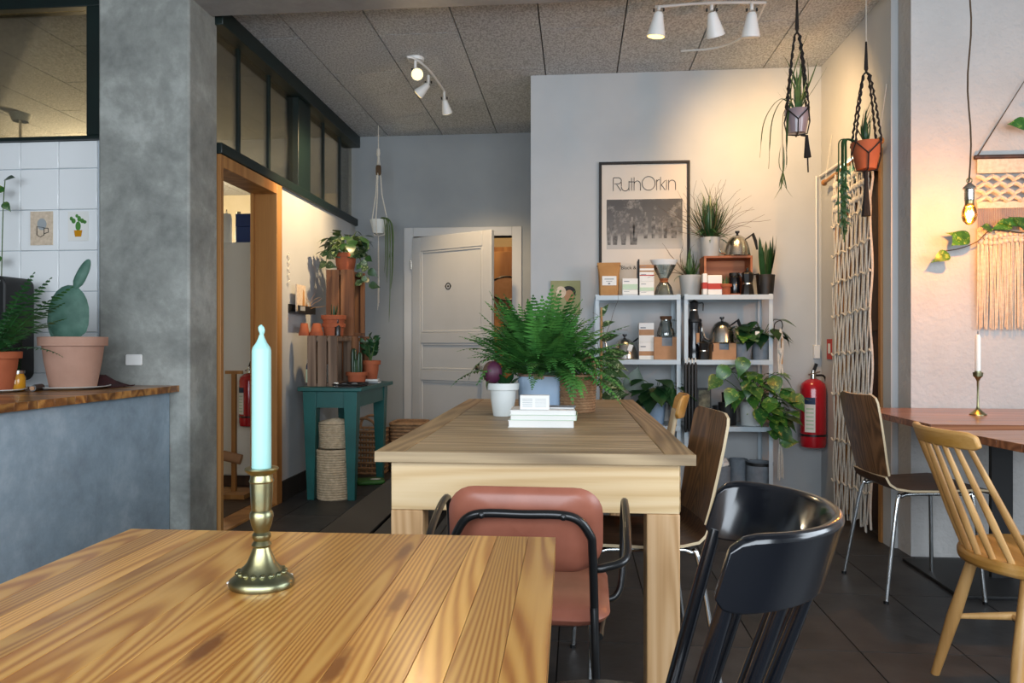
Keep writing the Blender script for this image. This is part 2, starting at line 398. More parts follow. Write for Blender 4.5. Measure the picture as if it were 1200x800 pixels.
# tiled wall with its green window
wt = struct(MB().bb(-7.5, -2.46, 3.735, 3.83, 0, 2.135).bb(-7.5, -4.6, 3.735, 3.83, 2.135, H).ob('wall_tiled', MT['wgrout']))
wtile = MB().box((0, 0, 0), (.214, .012, .214)).me('wall_tile', MT['wtile'])
wt2 = MB().box((0, 0, 0), (.214, .012, .142)).me('wall_tile', MT['wtile'])
for i in range(7):
    for k in range(6): put(wtile, 'wall_tile', wt, (-2.53-.2175*(i+.5), 3.731, 1.988-.2175*(k+.5)), bevel=.003)
    put(wt2, 'wall_tile', wt, (-2.53-.2175*(i+.5), 3.731, 2.0615), bevel=.003)
w1 = struct(MB().bb(-4.6, -2.46, 3.70, 3.80, 2.835, H).bb(-4.6, -2.46, 3.70, 3.80, 2.135, 2.155).bb(-2.575, -2.46, 3.70, 3.80, 2.155, 2.835).bb(-4.6, -4.52, 3.70, 3.80, 2.155, 2.835).bb(-3.56, -3.50, 3.70, 3.80, 2.155, 2.835).ob('window_1', MT['green'], bevel=.004))
MB().bb(-3.50, -2.575, 3.75, 3.756, 2.155, 2.835).ob('pane', MT['glass'], w1)
MB().bb(-4.52, -3.56, 3.75, 3.756, 2.155, 2.835).ob('pane', MT['glass'], w1)
# green glazed strip over the left wall
w2 = struct(MB().bb(XL-.10, XL+.045, 3.90, YD-.001, 2.80, H-.001).ob('window_2', MT['green'], bevel=.004))
MB().bb(XL-.10, XL+.025, 3.93, YD-.001, 2.105, 2.165).ob('bottom_rail', MT['green'], w2, bevel=.004)
MB().bb(XL-.08, XL+.012, 5.09, 5.33, 2.165, 2.80).ob('post', MT['green'], w2, bevel=.004)
for y in (3.945, 4.245, 4.68, 5.72, 6.13): MB().bb(XL-.042, XL-.022, y-.014, y+.014, 2.165, 2.80).ob('mullion', MT['green'], w2)
ys = [3.945, 4.245, 4.68, 5.10, None, 5.32, 5.72, 6.13, 6.47]
for a, b in zip(ys[:-1], ys[1:]):
    if a and b: MB().bb(XL-.035, XL-.030, a+.012, b-.012, 2.165, 2.80).ob('pane', MT['glass'], w2)
# doorway in the left wall
Y0, Y1, HZ = 3.965, 4.70, 2.035
d1 = struct(MB().bb(XL-.15, XL+.018, 3.932, Y0, 0, HZ+.068).ob('door_1', MT['doorwood'], bevel=.003))
MB().bb(XL-.15, XL+.018, Y1, Y1+.085, 0, HZ+.068).ob('jamb', MT['doorwood'], d1, bevel=.003)
MB().bb(XL-.15, XL+.018, Y0, Y1, HZ, HZ+.068).ob('head_casing', MT['doorwood'], d1, bevel=.003)
MB().bb(XL-.15, XL-.13, Y1-.028, Y1, 0, HZ).ob('door_stop', MT['doorwood'], d1)
MB().bb(XL-.14, XL+.01, Y0, Y1, 0, .012).ob('threshold', MT['doorwood'], d1)
# kitchen behind the glass
struct(MB().bb(-7.5, XL-.15, 8.9, 9.0, 0, H).ob('wall_kitchen_back', MT['wallin']))
struct(MB().bb(XL-.15, XL-.02, YD+.12, 8.9, 0, H).ob('wall_kitchen_side', MT['wallin']))
struct(MB().bb(-7.6, -7.5, -1.9, 9.0, 0, H).ob('wall_far_left', MT['wallin']))
# right wall with its doorway, and the pier
m = MB().bb(XR, XR+.14, 4.80, YB, 0, H).bb(XR, XR+.14, 4.0, 4.10, 0, H).bb(XR, XR+.14, 4.10, 4.80, 2.10, H)
struct(m.ob('wall_right', MT['wall']))
struct(MB().bb(1.655, 3.4, 3.85, 4.0, 0, H).ob('wall_pier', MT['plaster']))
d2 = struct(MB().bb(XR+.08, XR+.12, 4.135, 4.765, 0, 2.07).ob('door_2', MT['darkwood']))
for a, b in ((4.10, 4.135), (4.765, 4.80)): MB().bb(XR-.012, XR+.13, a, b, 0, 2.10).ob('jamb', MT['doorwood'], d2, bevel=.003)
MB().bb(XR-.012, XR+.13, 4.135, 4.765, 2.07, 2.10).ob('head_casing', MT['doorwood'], d2, bevel=.003)
for z in (.62, 1.45): MB().bb(XR+.065, XR+.08, 4.22, 4.68, z-.32, z+.32).ob('door_panel', MT['darkwood'], d2, bevel=.004)
# white panelled door standing ajar in the recess
d3 = struct(MB().bb(DX0-.085, DX0, YD-.022, YD+.12, 0, DZ+.08).ob('door_3', MT['whitep'], bevel=.004))
MB().bb(DX1, DX1+.085, YD-.022, YD+.12, 0, DZ+.08).ob('jamb', MT['whitep'], d3, bevel=.004)
MB().bb(DX0, DX1, YD-.022, YD+.12, DZ, DZ+.08).ob('head_casing', MT['whitep'], d3, bevel=.004)
DW, DH = .865, 1.985
leafm = MB()
rails = [(0, .105), (.73, .82), (1.02, 1.11), (1.865, DH-.012)]
leafm.bb(0, .095, -.02, .02, .012, DH).bb(DW-.095, DW, -.02, .02, .012, DH)
for a, b in ((.012, .17), (.74, .83), (1.06, 1.15), (1.86, DH)): leafm.bb(.095, DW-.095, -.02, .02, a, b)
lf = leafm.ob('door_leaf', MT['whitep'], d3, (DX0+.004, YD-.03, 0), R(-29.5), bevel=.004)
for a, b in ((.17, .74), (.83, 1.06), (1.15, 1.86)):
    MB().bb(.095, DW-.095, -.006, .006, a, b).ob('door_panel', MT['whitep'], lf)
    fm = MB()
    for x0, x1, z0, z1 in ((.095, .115, a, b), (DW-.115, DW-.095, a, b), (.115, DW-.115, a, a+.02), (.115, DW-.115, b-.02, b)): fm.bb(x0, x1, -.015, .015, z0, z1)
    fm.ob('moulding', MT['whitep'], lf, bevel=.006)
for s in (-1, 1): MB().lathe([(.012, 0), (.009, .03), (.025, .045), (.028, .06), (.018, .075), (0, .078)], 16).ob('knob', MT['steel'], lf).matrix_basis = Matrix.Translation((DW-.1, s*.02, .86)) @ Matrix.Rotation(R(90*s), 4, 'X').inverted()
sg = MB(); sg.lathe([(.030, 0), (.030, .003), (.022, .003), (.022, 0)], 20, cap=False).lathe([(.009, 0), (.009, .003)], 8)
for a in (-1, 1): sg.box((a*.027, 0, .002), (.012, .014, .005))
o = sg.ob('door_sign', MT['ink'], lf); o.matrix_basis = Matrix.Translation((.40, -.0065, 1.545)) @ Matrix.Rotation(R(90), 4, 'X')
for z in (.25, 1.75): MB().cyl((-.004, -.024, z-.04), (-.004, -.024, z+.04), .008).ob('hinge', MT['steel'], lf)
# passage behind that door
m = MB().bb(DX0-.3, DX1+.5, 8.1, 8.2, 0, H).bb(DX1+.4, DX1+.5, YD+.12, 8.1, 0, H).bb(DX0-.35, DX0-.3, YD+.12, 8.1, 0, H)
struct(m.ob('wall_passage', MT['wallin']))
# walls around the front of the cafe, behind the camera
m = MB().bb(-7.5, -2.95, -2.0, -1.9, 0, H).bb(2.35, 3.4, -2.0, -1.9, 0, H).bb(-2.95, 2.35, -2.0, -1.9, 0, .6).bb(-2.95, 2.35, -2.0, -1.9, 2.65, H)
struct(m.ob('wall_shopfront', MT['wall']))
m = MB().bb(3.4, 3.5, -1.9, -.15, 0, H).bb(3.4, 3.5, 2.15, 4.0, 0, H).bb(3.4, 3.5, -.15, 2.15, 0, .85).bb(3.4, 3.5, -.15, 2.15, 2.65, H)
struct(m.ob('wall_side_right', MT['wall']))
w3 = struct(MB().bb(-2.95, 2.35, -1.99, -1.93, .6, .66).bb(-2.95, 2.35, -1.99, -1.93, 2.59, 2.65).ob('window_3', MT['green']))
for x in (-2.92, -1.2, .55, 2.32): MB().bb(x-.03, x+.03, -1.99, -1.93, .66, 2.59).ob('mullion', MT['green'], w3)
w4 = struct(MB().bb(3.42, 3.48, -.15, 2.15, .85, .91).bb(3.42, 3.48, -.15, 2.15, 2.59, 2.65).ob('window_4', MT['green']))
for y in (-.12, 1.0, 2.12): MB().bb(3.42, 3.48, y-.03, y+.03, .91, 2.59).ob('mullion', MT['green'], w4)
# ================================================================== furniture
# ---- pine table in front
TZ = .75
nt = thing('dining_table', 'honey pine table with glued staves in the foreground under the brass candlestick', 'table', (-.383, .68, 0), R(.6))
x = -.355; ws = []
while x < .355-.03:
    w = rnd.choice((.036, .042, .046, .05, .058)); w = min(w, .355-x)
    if .355-(x+w) < .03: w = .355-x
    ws.append((x, w)); x += w
for x, w in ws: MB().bb(x+.0002, x+w-.0002, -.60, .505, TZ-.026, TZ).ob('stave', MT['pine'], nt, bevel=.0004)
for sx in (-1, 1):
    for sy in (-.53, .43): MB().bb(sx*.30-.03, sx*.30+.03, sy-.03, sy+.03, 0, TZ-.026).ob('leg', MT['pine'], nt, bevel=.004)
    MB().bb(sx*.30-.011, sx*.30+.011, -.50, .40, TZ-.115, TZ-.026).ob('apron', MT['pine'], nt)
for sy in (-.53, .43): MB().bb(-.27, .27, sy-.011, sy+.011, TZ-.115, TZ-.026).ob('apron', MT['pine'], nt)
# ---- long oak table
lt = thing('dining_table', 'long pale oak table with square legs carrying the big fern', 'table', (-.135, 3.11, 0), R(.6))
LW, LL = .455, 1.01
for s in (-1, 1): MB().bb(s*LW, s*(LW-.085), -LL, LL, TZ-.031, TZ).ob('side_plank', MT['oaky'], lt, bevel=.003)
n = 19; pw = 2*LL/n
for i in range(n): MB().bb(-LW+.087, LW-.087, -LL+i*pw+.0006, -LL+(i+1)*pw-.0006, TZ-.031, TZ-.0005).ob('plank', MT['oakx'], lt, bevel=.0015)
MB().bb(-LW, LW, -LL-.006, -LL-.0005, TZ-.031, TZ-.0003).ob('edge_strip', MT['oakx'], lt, bevel=.001)
for y in (-LL+.045, LL-.045): MB().bb(-LW+.04, LW-.04, y-.012, y+.012, TZ-.175, TZ-.036).ob('apron', MT['oakl'], lt, bevel=.002)
for s in (-1, 1):
    MB().bb(s*(LW-.045)-.012, s*(LW-.045)+.012, -LL+.06, LL-.06, TZ-.175, TZ-.036).ob('apron', MT['oaky'], lt, bevel=.002)
    for y in (-LL+.083, LL-.083): MB().bb(s*(LW-.085)-.047, s*(LW-.085)+.047, y-.047, y+.047, 0, TZ-.176).ob('leg', MT['oakleg'], lt, bevel=.004)
# ---- slatted black bench on the far side of the long table
be = thing('bench', 'low black slatted bench along the left side of the long oak table', 'bench', (-.80, 3.10, 0), R(.6))
for k in range(2): MB().bb(-.04+k*.18, .13+k*.18, -.80, .80, .415, .45).ob('slat', MT['matte'], be, bevel=.004)
for y in (-.6, .6):
    MB().bb(0, .27, y-.02, y+.02, .375, .414).ob('cross_rail', MT['matte'], be)
    for xx in (.015, .255): MB().bb(xx-.02, xx+.02, y-.02, y+.02, 0, .375).ob('leg', MT['matte'], be)
# ---- leather chair pushed against the long table (faces +y)
lc = thing('armchair', 'cognac leather chair with black tube frame and arms at the end of the long table', 'chair', (-.108, 1.80, 0), R(-1))
def pad(w, h, t, r, bulge, n=7):
    mb = MB(); ring = rrect(w, h, r, 6); k = len(ring); vs = []; fs = []
    L = [(0, -t/2, .0), (.55, -t/2, .4), (.86, -t*.42, .8), (.965, -t*.22, 1), (1, 0, 1), (.965, t*.22, 1), (.86, t*.42, .8), (.55, t/2, .4), (0, t/2, 0)]
    for q, (s, d, _) in enumerate(L):
        for (a, b) in ring: vs.append((a*max(s, .001), b*max(s, .001), d*(1+bulge*(1-s))))
    for q in range(len(L)-1):
        for j in range(k): fs.append((q*k+j, q*k+(j+1) % k, (q+1)*k+(j+1) % k, (q+1)*k+j))
    return mb.add(vs, fs)
bk = pad(.335, .192, .042, .062, .25)
for i, (a, b, c) in enumerate(bk.v): bk.v[i] = (a, c+.55*a*a, b)            # stand it up and wrap it around the sitter
o = bk.ob('backrest', MT['leather'], lc, (0, -.205, .658)); o.rotation_euler = (R(11), 0, 0)
st = pad(.37, .40, .05, .07, .2); st.ob('seat', MT['leather'], lc, (0, .03, .452))
tr = .0095
hoop = MB().tube(curve_pts([(-.150, -.20, .44), (-.145, -.24, .62), (-.138, -.252, .665), (-.10, -.262, .702), (0, -.268, .706), (.10, -.262, .702), (.138, -.252, .665), (.145, -.24, .62), (.150, -.20, .44)], 6), tr, 10).ob('back_hoop', MT['black'], lc)
for s in (-1, 1):
    MB().tube(curve_pts([(s*.148, -.215, .50), (s*.155, -.235, .30), (s*.168, -.27, .0)], 6), tr, 10).ob('rear_leg', MT['black'], lc)
    MB().tube(curve_pts([(s*.147, -.225, .585), (s*.17, -.225, .588), (s*.215, -.20, .600), (s*.222, -.12, .635), (s*.225, .02, .665), (s*.225, .10, .655), (s*.223, .115, .58), (s*.220, .10, .47), (s*.205, .09, .425), (s*.17, .08, .415)], 6), tr*.95, 10).ob('armrest', MT['black'], lc)
    MB().tube([(s*.135, .15, .425), (s*.165, .20, .0)], .0095, 10).ob('front_leg', MT['chrome'], lc)
    MB().lathe([(.007, 0), (.007, .003), (.004, .005), (0, .006)], 10, (0, 0, 0)).ob('bolt', MT['black'], hoop).matrix_basis = Matrix.Translation((s*.085, -.272, .703)) @ Matrix.Rotation(R(90), 4, 'X')
MB().tube(curve_pts([(-.16, -.18, .425), (-.165, .12, .42), (0, .17, .42), (.165, .12, .42), (.16, -.18, .425)], 6), .008, 8).ob('seat_frame', MT['black'], lc)
# ---- walnut plywood chairs (local: faces +x)
def ply_chair(label, loc, rz):
    t = thing('plywood_chair', label, 'chair', loc, rz, 'walnut plywood chairs on chrome legs')
    prof = [(-.215, .505), (-.228, .56), (-.245, .65), (-.262, .74), (-.275, .81), (-.279, .83), (-.2815, .842)]
    wd = [.150, .158, .170, .178, .178, .168, .135]
    MB().sheet(prof, wd, .009, edge=1, curve=.018).ob('backrest', [MT['walnut'], MT['plyedge']], t)
    prof = [(.20, .440), (.195, .452), (.14, .458), (0, .450), (-.12, .448), (-.175, .455), (-.20, .473), (-.2145, .503)]
    MB().sheet(prof, [.165, .182, .19, .19, .178, .165, .155, .150], .009, edge=1, curve=.004).ob('seat', [MT['walnutx'], MT['plyedge']], t)
    for s in (-1, 1):
        lfr = MB().tube(curve_pts([(.165, s*.20, 0), (.14, s*.165, .40), (.12, s*.155, .434), (.06, s*.15, .438), (-.10, s*.15, .436), (-.15, s*.155, .428), (-.175, s*.165, .39), (-.235, s*.20, 0)], 6), .0085, 10).ob('leg_frame', MT['chrome'], t)
        for xx, yy in ((.165, s*.20), (-.235, s*.20)): MB().cyl((xx, yy, 0), (xx, yy, .012), .011).ob('foot', MT['black'], lfr)
    for xx in (.10, -.10): MB().tube([(xx, -.15, .436), (xx, .15, .436)], .007, 8).ob('cross_bar', MT['chrome'], t)
    return t
ply_chair('walnut plywood chair on chrome legs tucked under the right side of the long oak table', (.175, 2.42, 0), R(187))
ply_chair('walnut plywood chair on chrome legs facing the wall table by the macrame curtain', (1.475, 3.36, 0), R(4))
# ---- black spindle chair in the foreground (local: faces +x)
bc = thing('spindle_chair', 'black lacquered spindle chair with a wraparound top rail in the foreground', 'chair', (.075, 1.165, 0), R(172))
def arc_rail(t, mb, a0, a1, rx, ry, cx, z0, h, th, n=22, lean=0):
    vs = []; fs = []
    for i in range(n+1):
        a = R(a0+(a1-a0)*i/n); e = min(i, n-i)/n; hh = h*(1 if e > .08 else .62+.38*math.sqrt(max(0, 1-(1-e/.08)**2)))
        ca, sa = math.cos(a), math.sin(a)
        for (dr, dz) in ((-th/2, -hh/2), (-th/2, hh*.42), (-th*.2, hh/2), (th*.2, hh/2), (th/2, hh*.42), (th/2, -hh/2)):
            vs.append((cx+(rx+dr)*ca-lean*dz, (ry+dr)*sa, z0+dz))
    k = 6
    for i in range(n):
        for j in range(k): fs.append((i*k+j, i*k+(j+1) % k, (i+1)*k+(j+1) % k, (i+1)*k+j))
    fs += [tuple(range(k-1, -1, -1)), tuple(range(n*k, n*k+k))]
    return mb.add(vs, fs)
arc_rail(bc, MB(), 90, 270, .155, .187, -.135, .770, .102, .022, 36, lean=.30).ob('top_rail', MT['blackp'], bc, bevel=.003)
for a in (98, 128, 154, 180, 206, 232, 262):
    ra = R(a); top = Vector((-.135+.014+.155*math.cos(ra), .185*math.sin(ra), .735))
    bot = Vector((-.045+.12*math.cos(ra), .165*math.sin(ra), .435)); r = .0115 if a in (98, 262) else .0095
    MB().tube([bot, bot.lerp(top, .4), top], [r*1.05, r*1.1, r], 10).ob('spindle', MT['blackp'], bc)
MB().prism([(.20*math.cos(R(a))*(1.0 if abs(math.cos(R(a))) < .7 else 1.02)+.03, .205*math.sin(R(a))) for a in range(0, 360, 12)], .412, .446).ob('seat', MT['blackp'], bc, bevel=.008)
for sx in (-1, 1):
    for sy in (-1, 1): MB().tube([(.03+sx*.20, sy*.185, 0), (.03+sx*.16, sy*.15, .2), (.03+sx*.125, sy*.12, .415)], [.011, .017, .013], 10).ob('leg', MT['blackp'], bc)
for sy in (-1, 1): MB().tube([(-.15, sy*.155, .2), (.21, sy*.155, .2)], .009, 8).ob('stretcher', MT['blackp'], bc)
# ---- beech spindle chair on the right (faces +x)
wc = thing('spindle_chair', 'light beech spindle chair with a curved top rail at the right edge of the photo', 'chair', (1.345, 2.295, 0), R(2))
arc_rail(wc, MB(), 147, 213, .30, .30, -.01, .79, .05, .024, 18, lean=.35).ob('top_rail', MT['beechx'], wc, bevel=.005)
for k in range(8):
    q = -1+2*k/7; a = R(180+q*28)
    top = Vector((-.01+.30*math.cos(a), .30*math.sin(a), .775)); a2 = R(180+q*52)
    bot = Vector((.02+.205*math.cos(a2), .195*math.sin(a2), .44))
    MB().tube([bot, bot.lerp(top, .35), top], [.0085, .0105, .007], 10).ob('spindle', MT['beech'], wc)
MB().prism([(.225*math.cos(R(a))*(1.0 if math.cos(R(a)) < 0 else .93)+.02, .222*math.sin(R(a))*(1 if math.cos(R(a)) < .3 else .97)) for a in range(0, 360, 10)], .412, .45).ob('seat', MT['beechx'], wc, bevel=.012)
for sx in (-1, 1):
    for sy in (-1, 1): MB().tube([(.02+sx*.215, sy*.20, 0), (.02+sx*.175, sy*.165, .2), (.02+sx*.13, sy*.125, .418)], [.0125, .0195, .0155], 12).ob('leg', MT['beech'], wc)
for sy in (-1, 1): MB().tube([(-.155, sy*.165, .2), (.02, sy*.16, .205), (.195, sy*.165, .2)], [.008, .013, .008], 10).ob('stretcher', MT['beech'], wc)
MB().tube([(.02, -.16, .205), (.02, .16, .205)], [.009, .009], 10).ob('stretcher', MT['beech'], wc)
# ---- small oak chair at the far end of the long table (faces -x)
oc = thing('wooden_chair', 'pale wooden chair with a rounded back board beyond the far end of the long table', 'chair', (.27, 3.86, 0), R(176))
arc_rail(oc, MB(), 146, 214, .26, .26, -.02, .745, .115, .018, 14, lean=.25).ob('back_board', MT['beechx'], oc, bevel=.006)
for s in (-1, 1):
    MB().tube([(-.16, s*.115, .0), (-.17, s*.11, .42), (-.23, s*.10, .72)], [.014, .016, .012], 10).ob('rear_leg', MT['plyedge'], oc)
    MB().tube([(.17, s*.15, 0), (.14, s*.14, .42)], [.013, .016], 10).ob('front_leg', MT['plyedge'], oc)
for s in (-1, 1): MB().tube([(-.165, s*.04, .44), (-.232, s*.04, .72)], .008, 8).ob('spindle', MT['plyedge'], oc)
MB().prism(rrect(.37, .36, .06), .42, .445).ob('seat', MT['beechx'], oc, bevel=.006)
# ---- wall tables on the right
def cafe_table(label, x0, x1, y0, y1, z, rz=0, ped=None):
    t = thing('cafe_table', label, 'table', (x0, y0, 0), rz, 'stained wooden cafe tables')
    n = 6; w = (y1-y0)/n
    for i in range(n): MB().bb(0, x1-x0, i*w+.0003, (i+1)*w-.0003, z-.028, z).ob('stave', MT['cafe'], t, bevel=.0015)
    px, py = ped or ((x1-x0)/2, (y1-y0)/2)
    MB().bb(px-.045, px+.045, py-.012, py+.012, .014, z-.04).ob('post', MT['matte'], t)
    MB().bb(px-.28, px+.28, py-.25, py+.25, z-.04, z-.029).ob('top_plate', MT['matte'], t)
    MB().bb(px-.31, px+.31, py-.27, py+.27, 0, .014).ob('base_plate', MT['matte'], t, bevel=.003)
    return t
cafe_table('stained wooden wall table carrying the small brass candle holder', 1.39, 2.35, 3.06, 3.83, .74, 0, (.50, .44))
cafe_table('stained wooden table with its corner behind the beech chair rail', 1.475, 2.3, 2.16, 2.90, .735, R(7), (.55, .35))
# ---- teal console table
te = thing('console_table', 'teal painted console table with tapered legs against the left wall', 'table', (0, 0, 0))
TX0, TX1, TY0, TY1, TT = -1.87, -1.43, 4.84, 5.70, .765
MB().bb(TX0, TX1, TY0, TY1, TT-.028, TT).ob('tabletop', MT['teal'], te, bevel=.004)
for y in (TY0+.05, TY1-.05): MB().bb(TX0+.05, TX1-.06, y-.012, y+.012, TT-.14, TT-.03).ob('apron', MT['teal'], te)
for xx in (TX0+.055, TX1-.06): MB().bb(xx-.012, xx+.012, TY0+.06, TY1-.06, TT-.14, TT-.03).ob('apron', MT['teal'], te)
for xx in (TX0+.075, TX1-.085):
    for y in (TY0+.07, TY1-.07):
        lm = MB(); a, b = .047, .024
        lm.add([(xx+i*q, y+j*q, z) for z, q in ((0, b), (TT-.03, a)) for i, j in ((-1, -1), (1, -1), (1, 1), (-1, 1))], [(3, 2, 1, 0), (4, 5, 6, 7)]+[(i, (i+1) % 4, 4+(i+1) % 4, 4+i) for i in range(4)])
        lm.ob('leg', MT['teal'], te, bevel=.002)
# ---- counter
co = thing('counter', 'blue grey concrete counter with a butcher block worktop', 'counter', (0, 0, 0))
MB().bb(-2.66, -2.07, 1.45, 3.625, 0, .812).ob('body', MT['concb'], co, bevel=.006)
y = 1.43
while y < 3.62:
    w = min(rnd.choice((.05, .07, .09, .12)), 3.628-y)
    MB().bb(-2.72, -2.022, y+.0003, y+w-.0003, .813, .845).ob('block', MT['butcher'], co, bevel=.001); y += w
# ---- two metal shelf units
SX = [(.118, .655), (.678, 1.225)]; SYF, SYB = 4.77, 5.085; SZ = [.10, .535, .955, 1.365]
for (a, b), lab in zip(SX, ('left pale blue metal shelf unit with coffee bags on its top shelf', 'right pale blue metal shelf unit with a wooden box and kettle on top')):
    t = thing('shelf_unit', lab, 'shelf', (0, 0, 0), 0, 'pale blue metal shelf units')
    for xx in (a+.012, b-.012):
        for yy, s in ((SYF+.012, 1), (SYB-.012, -1)): MB().bb(xx-.012, xx+.012, yy-.0015, yy+.0015, 0, 1.37).bb(xx-(.012 if xx < (a+b)/2 else -.009), xx+(-.009 if xx < (a+b)/2 else .012), yy, yy+s*.022, 0, 1.37).ob('post', MT['shelf'], t)
    for z in SZ:
        MB().bb(a+.001, b-.001, SYF-.001, SYF+.002, z-.03, z).bb(a+.001, b-.001, SYB-.002, SYB+.001, z-.03, z).bb(a+.001, b-.001, SYF, SYB, z-.003, z).ob('shelf_board', MT['shelf'], t)
# ================================================================== plant helpers
def leaf_mesh(name, widths, mat_, fold=.12, droop=.25, n=None):
    mb = MB(); k = len(widths); vs = []; fs = []
    for i, w in enumerate(widths):
        t = i/(k-1); y = t; z = -droop*t*t
        vs += [(-w, y-.03*w, z+fold*w), (0, y, z), (w, y-.03*w, z+fold*w)]
    for i in range(k-1):
        a = i*3; fs += [(a, a+1, a+4, a+3), (a+1, a+2, a+5, a+4)]
    mb.add(vs, fs)
    me = bpy.data.meshes.new(name); me.from_pydata(mb.v, [], mb.f); me.materials.append(mat_)
    me.polygons.foreach_set('use_smooth', [True]*len(me.polygons)); me.update(); return me
HEART = [.02, .27, .36, .37, .32, .24, .14, .05, .0]
OVAL = [.02, .13, .2, .23, .22, .18, .11, .04, .0]
BLADE = [.025, .03, .032, .032, .03, .027, .022, .014, .0]
LM = {}
for nm, wd, mt in (('pothos', HEART, 'pothos'), ('cream', HEART, 'pothosv'), ('darkheart', HEART, 'dark'), ('oval', OVAL, 'dark'), ('ovalp', OVAL, 'pothos'), ('stripe', OVAL, 'pothosv'), ('blade', BLADE, 'blade'), ('bladed', BLADE, 'dark')):
    LM[nm] = [leaf_mesh('leaf', wd, MT[mt], .15, d) for d in ((.05, .25, .5) if 'blade' not in nm else (.05, .6, 1.1))]
def leaf(par, kind, base, d, L, up=(0, 0, 1), w=1, v=None, name='leaf'):
    o = put(rnd.choice(LM[kind]) if v is None else LM[kind][v], name, par)
    orient(o, base, d, up, (L*w, L, L)); return o
def frond_mesh(bend, seed, mt, n=22, ll=.15):
    q = random.Random(seed); mb = MB(); pts = []; p = Vector((0, 0, 0)); a = 0
    for i in range(n+1):
        pts.append(p.copy()); a = -bend*(i/n)**1.4; p = p+Vector((0, math.cos(a), math.sin(a)))/n
    mb.tube(pts, [.008*(1-i/n*.8) for i in range(n+1)], 3)
    for i in range(2, n+1):
        t = i/n; L = ll*(math.sin(math.pi*min(1, t*.92+.06))**.6)*(1 if t < .6 else 1.0-.55*(t-.6)/.4)*q.uniform(.85, 1.1)
        c = pts[i]; f = (pts[i]-pts[i-1]).normalized(); upv = Vector((0, -f.z, f.y))
        for s in (-1, 1):
            d = (Vector((s, 0, 0))+f*q.uniform(.15, .4)-upv*q.uniform(.05, .35)).normalized(); w = .019
            e = c+d*L
            mb.add([c-f*w*.5, c+d*L*.4-f*w+upv*.004, e, c+d*L*.4+f*w+upv*.004, c+f*w*.5], [(0, 1, 2, 3, 4)])
    me = bpy.data.meshes.new('frond'); me.from_pydata(mb.v, [], mb.f); me.materials.append(mt); me.update(); return me
FR = [frond_mesh(b, i, MT['fern']) for i, b in enumerate((.35, .8, 1.3, 1.8, 2.3))]
FRD = [frond_mesh(b, i+9, MT['fernd'], 20, .14) for i, b in enumerate((.35, .9, 1.5, 2.0))]
def fern(par, c, n, lmin, lmax, az=(0, 360), el=(5, 82), seed=1, meshes=FR, rad=.03, zmin=.006):
    q = random.Random(seed)
    for i in range(n):
        a = R(q.uniform(*az)); e = R(el[0]+(el[1]-el[0])*q.random()**.8); L = q.uniform(lmin, lmax)
        b = Vector(c)+Vector((math.cos(a)*rad*q.random(), math.sin(a)*rad*q.random(), 0))
        d = Vector((math.cos(a)*math.cos(e), math.sin(a)*math.cos(e), math.sin(e)))
        o = put(meshes[min(len(meshes)-1, int(q.random()*len(meshes)))], 'frond', par); orient(o, b, d, (0, 0, 1), (L, L, L))
        for _ in range(9):      # lift a frond that would dip into the table top
            M_ = o.matrix_basis
            if min((M_ @ v.co).z for v in o.data.vertices) >= zmin: break
            e = min(e+.16, 1.5); L *= .94; o.data = meshes[max(0, min(2, meshes.index(o.data)-1))]
            orient(o, b, (math.cos(a)*math.cos(e), math.sin(a)*math.cos(e), math.sin(e)), (0, 0, 1), (L, L, L))
def pot_prof(r0, r1, h, rim=.0, th=.008):
    p = [(r0, 0), (r0+(r1-r0)*.5, h*.5)]
    if rim: p += [(r1-.004-(r1-r0)*rim/h, h-rim), (r1+.004, h-rim), (r1+.006, h-.002), (r1+.004, h)]
    else: p += [(r1, h-.002), (r1-.001, h)]
    rr = r1+(.004 if rim else 0)
    return p+[(rr-th, h), (rr-th-.002, h-.02)]
def pot(par, m, r0, r1, h, rim=0, c=(0, 0, 0), n=28, soil=True, name='pot'):
    o = MB().lathe(pot_prof(r0, r1, h, rim), n, c, cap=False).lathe([(0.0001, .001), (r0, .001)], n, c, cap=False).ob(name, m, par)
    if soil: MB().lathe([(r1-.006, h-.018), (.0001, h-.012)], n, c, cap=False).ob('soil', MT['soil'], o)
    return o
def bush(par, kind, c, n, r, L, el=(-30, 60), seed=3, az=(0, 360), stems=True, rise=.05, w=1.0, smat='gstem'):
    q = random.Random(seed)
    for i in range(n):
        a = R(q.uniform(*az)); e = R(q.uniform(*el)); rr = r*q.uniform(.35, 1)
        base = Vector(c); tip = base+Vector((math.cos(a)*math.cos(e)*rr, math.sin(a)*math.cos(e)*rr, math.sin(e)*rr+rise*q.random()))
        mid = (base+tip)/2+Vector((0, 0, .25*rr))
        if stems: MB().tube(curve_pts([base, mid, tip], 3), .0022, 4).ob('stem', MT[smat], par)
        d = Vector((math.cos(a+q.uniform(-.6, .6)), math.sin(a+q.uniform(-.6, .6)), q.uniform(-.9, .25)))
        leaf(par, kind, tip, d, L*q.uniform(.7, 1.15), w=w)
def vine(par, kind, pts, n, L, r=.0025, seed=5, smat='gstem', up=(0, -1, .3)):
    q = random.Random(seed); P = curve_pts(pts, 6); MB().tube(P, r, 5).ob('stem', MT[smat], par)
    for i in range(n):
        p = P[int((i+.7)/n*(len(P)-1))]; s = 1 if i % 2 else -1
        d = Vector((s*q.uniform(.4, 1), q.uniform(-.6, .1), q.uniform(-.8, .3)))
        leaf(par, kind, p, d, L*q.uniform(.75, 1.15), up=up)
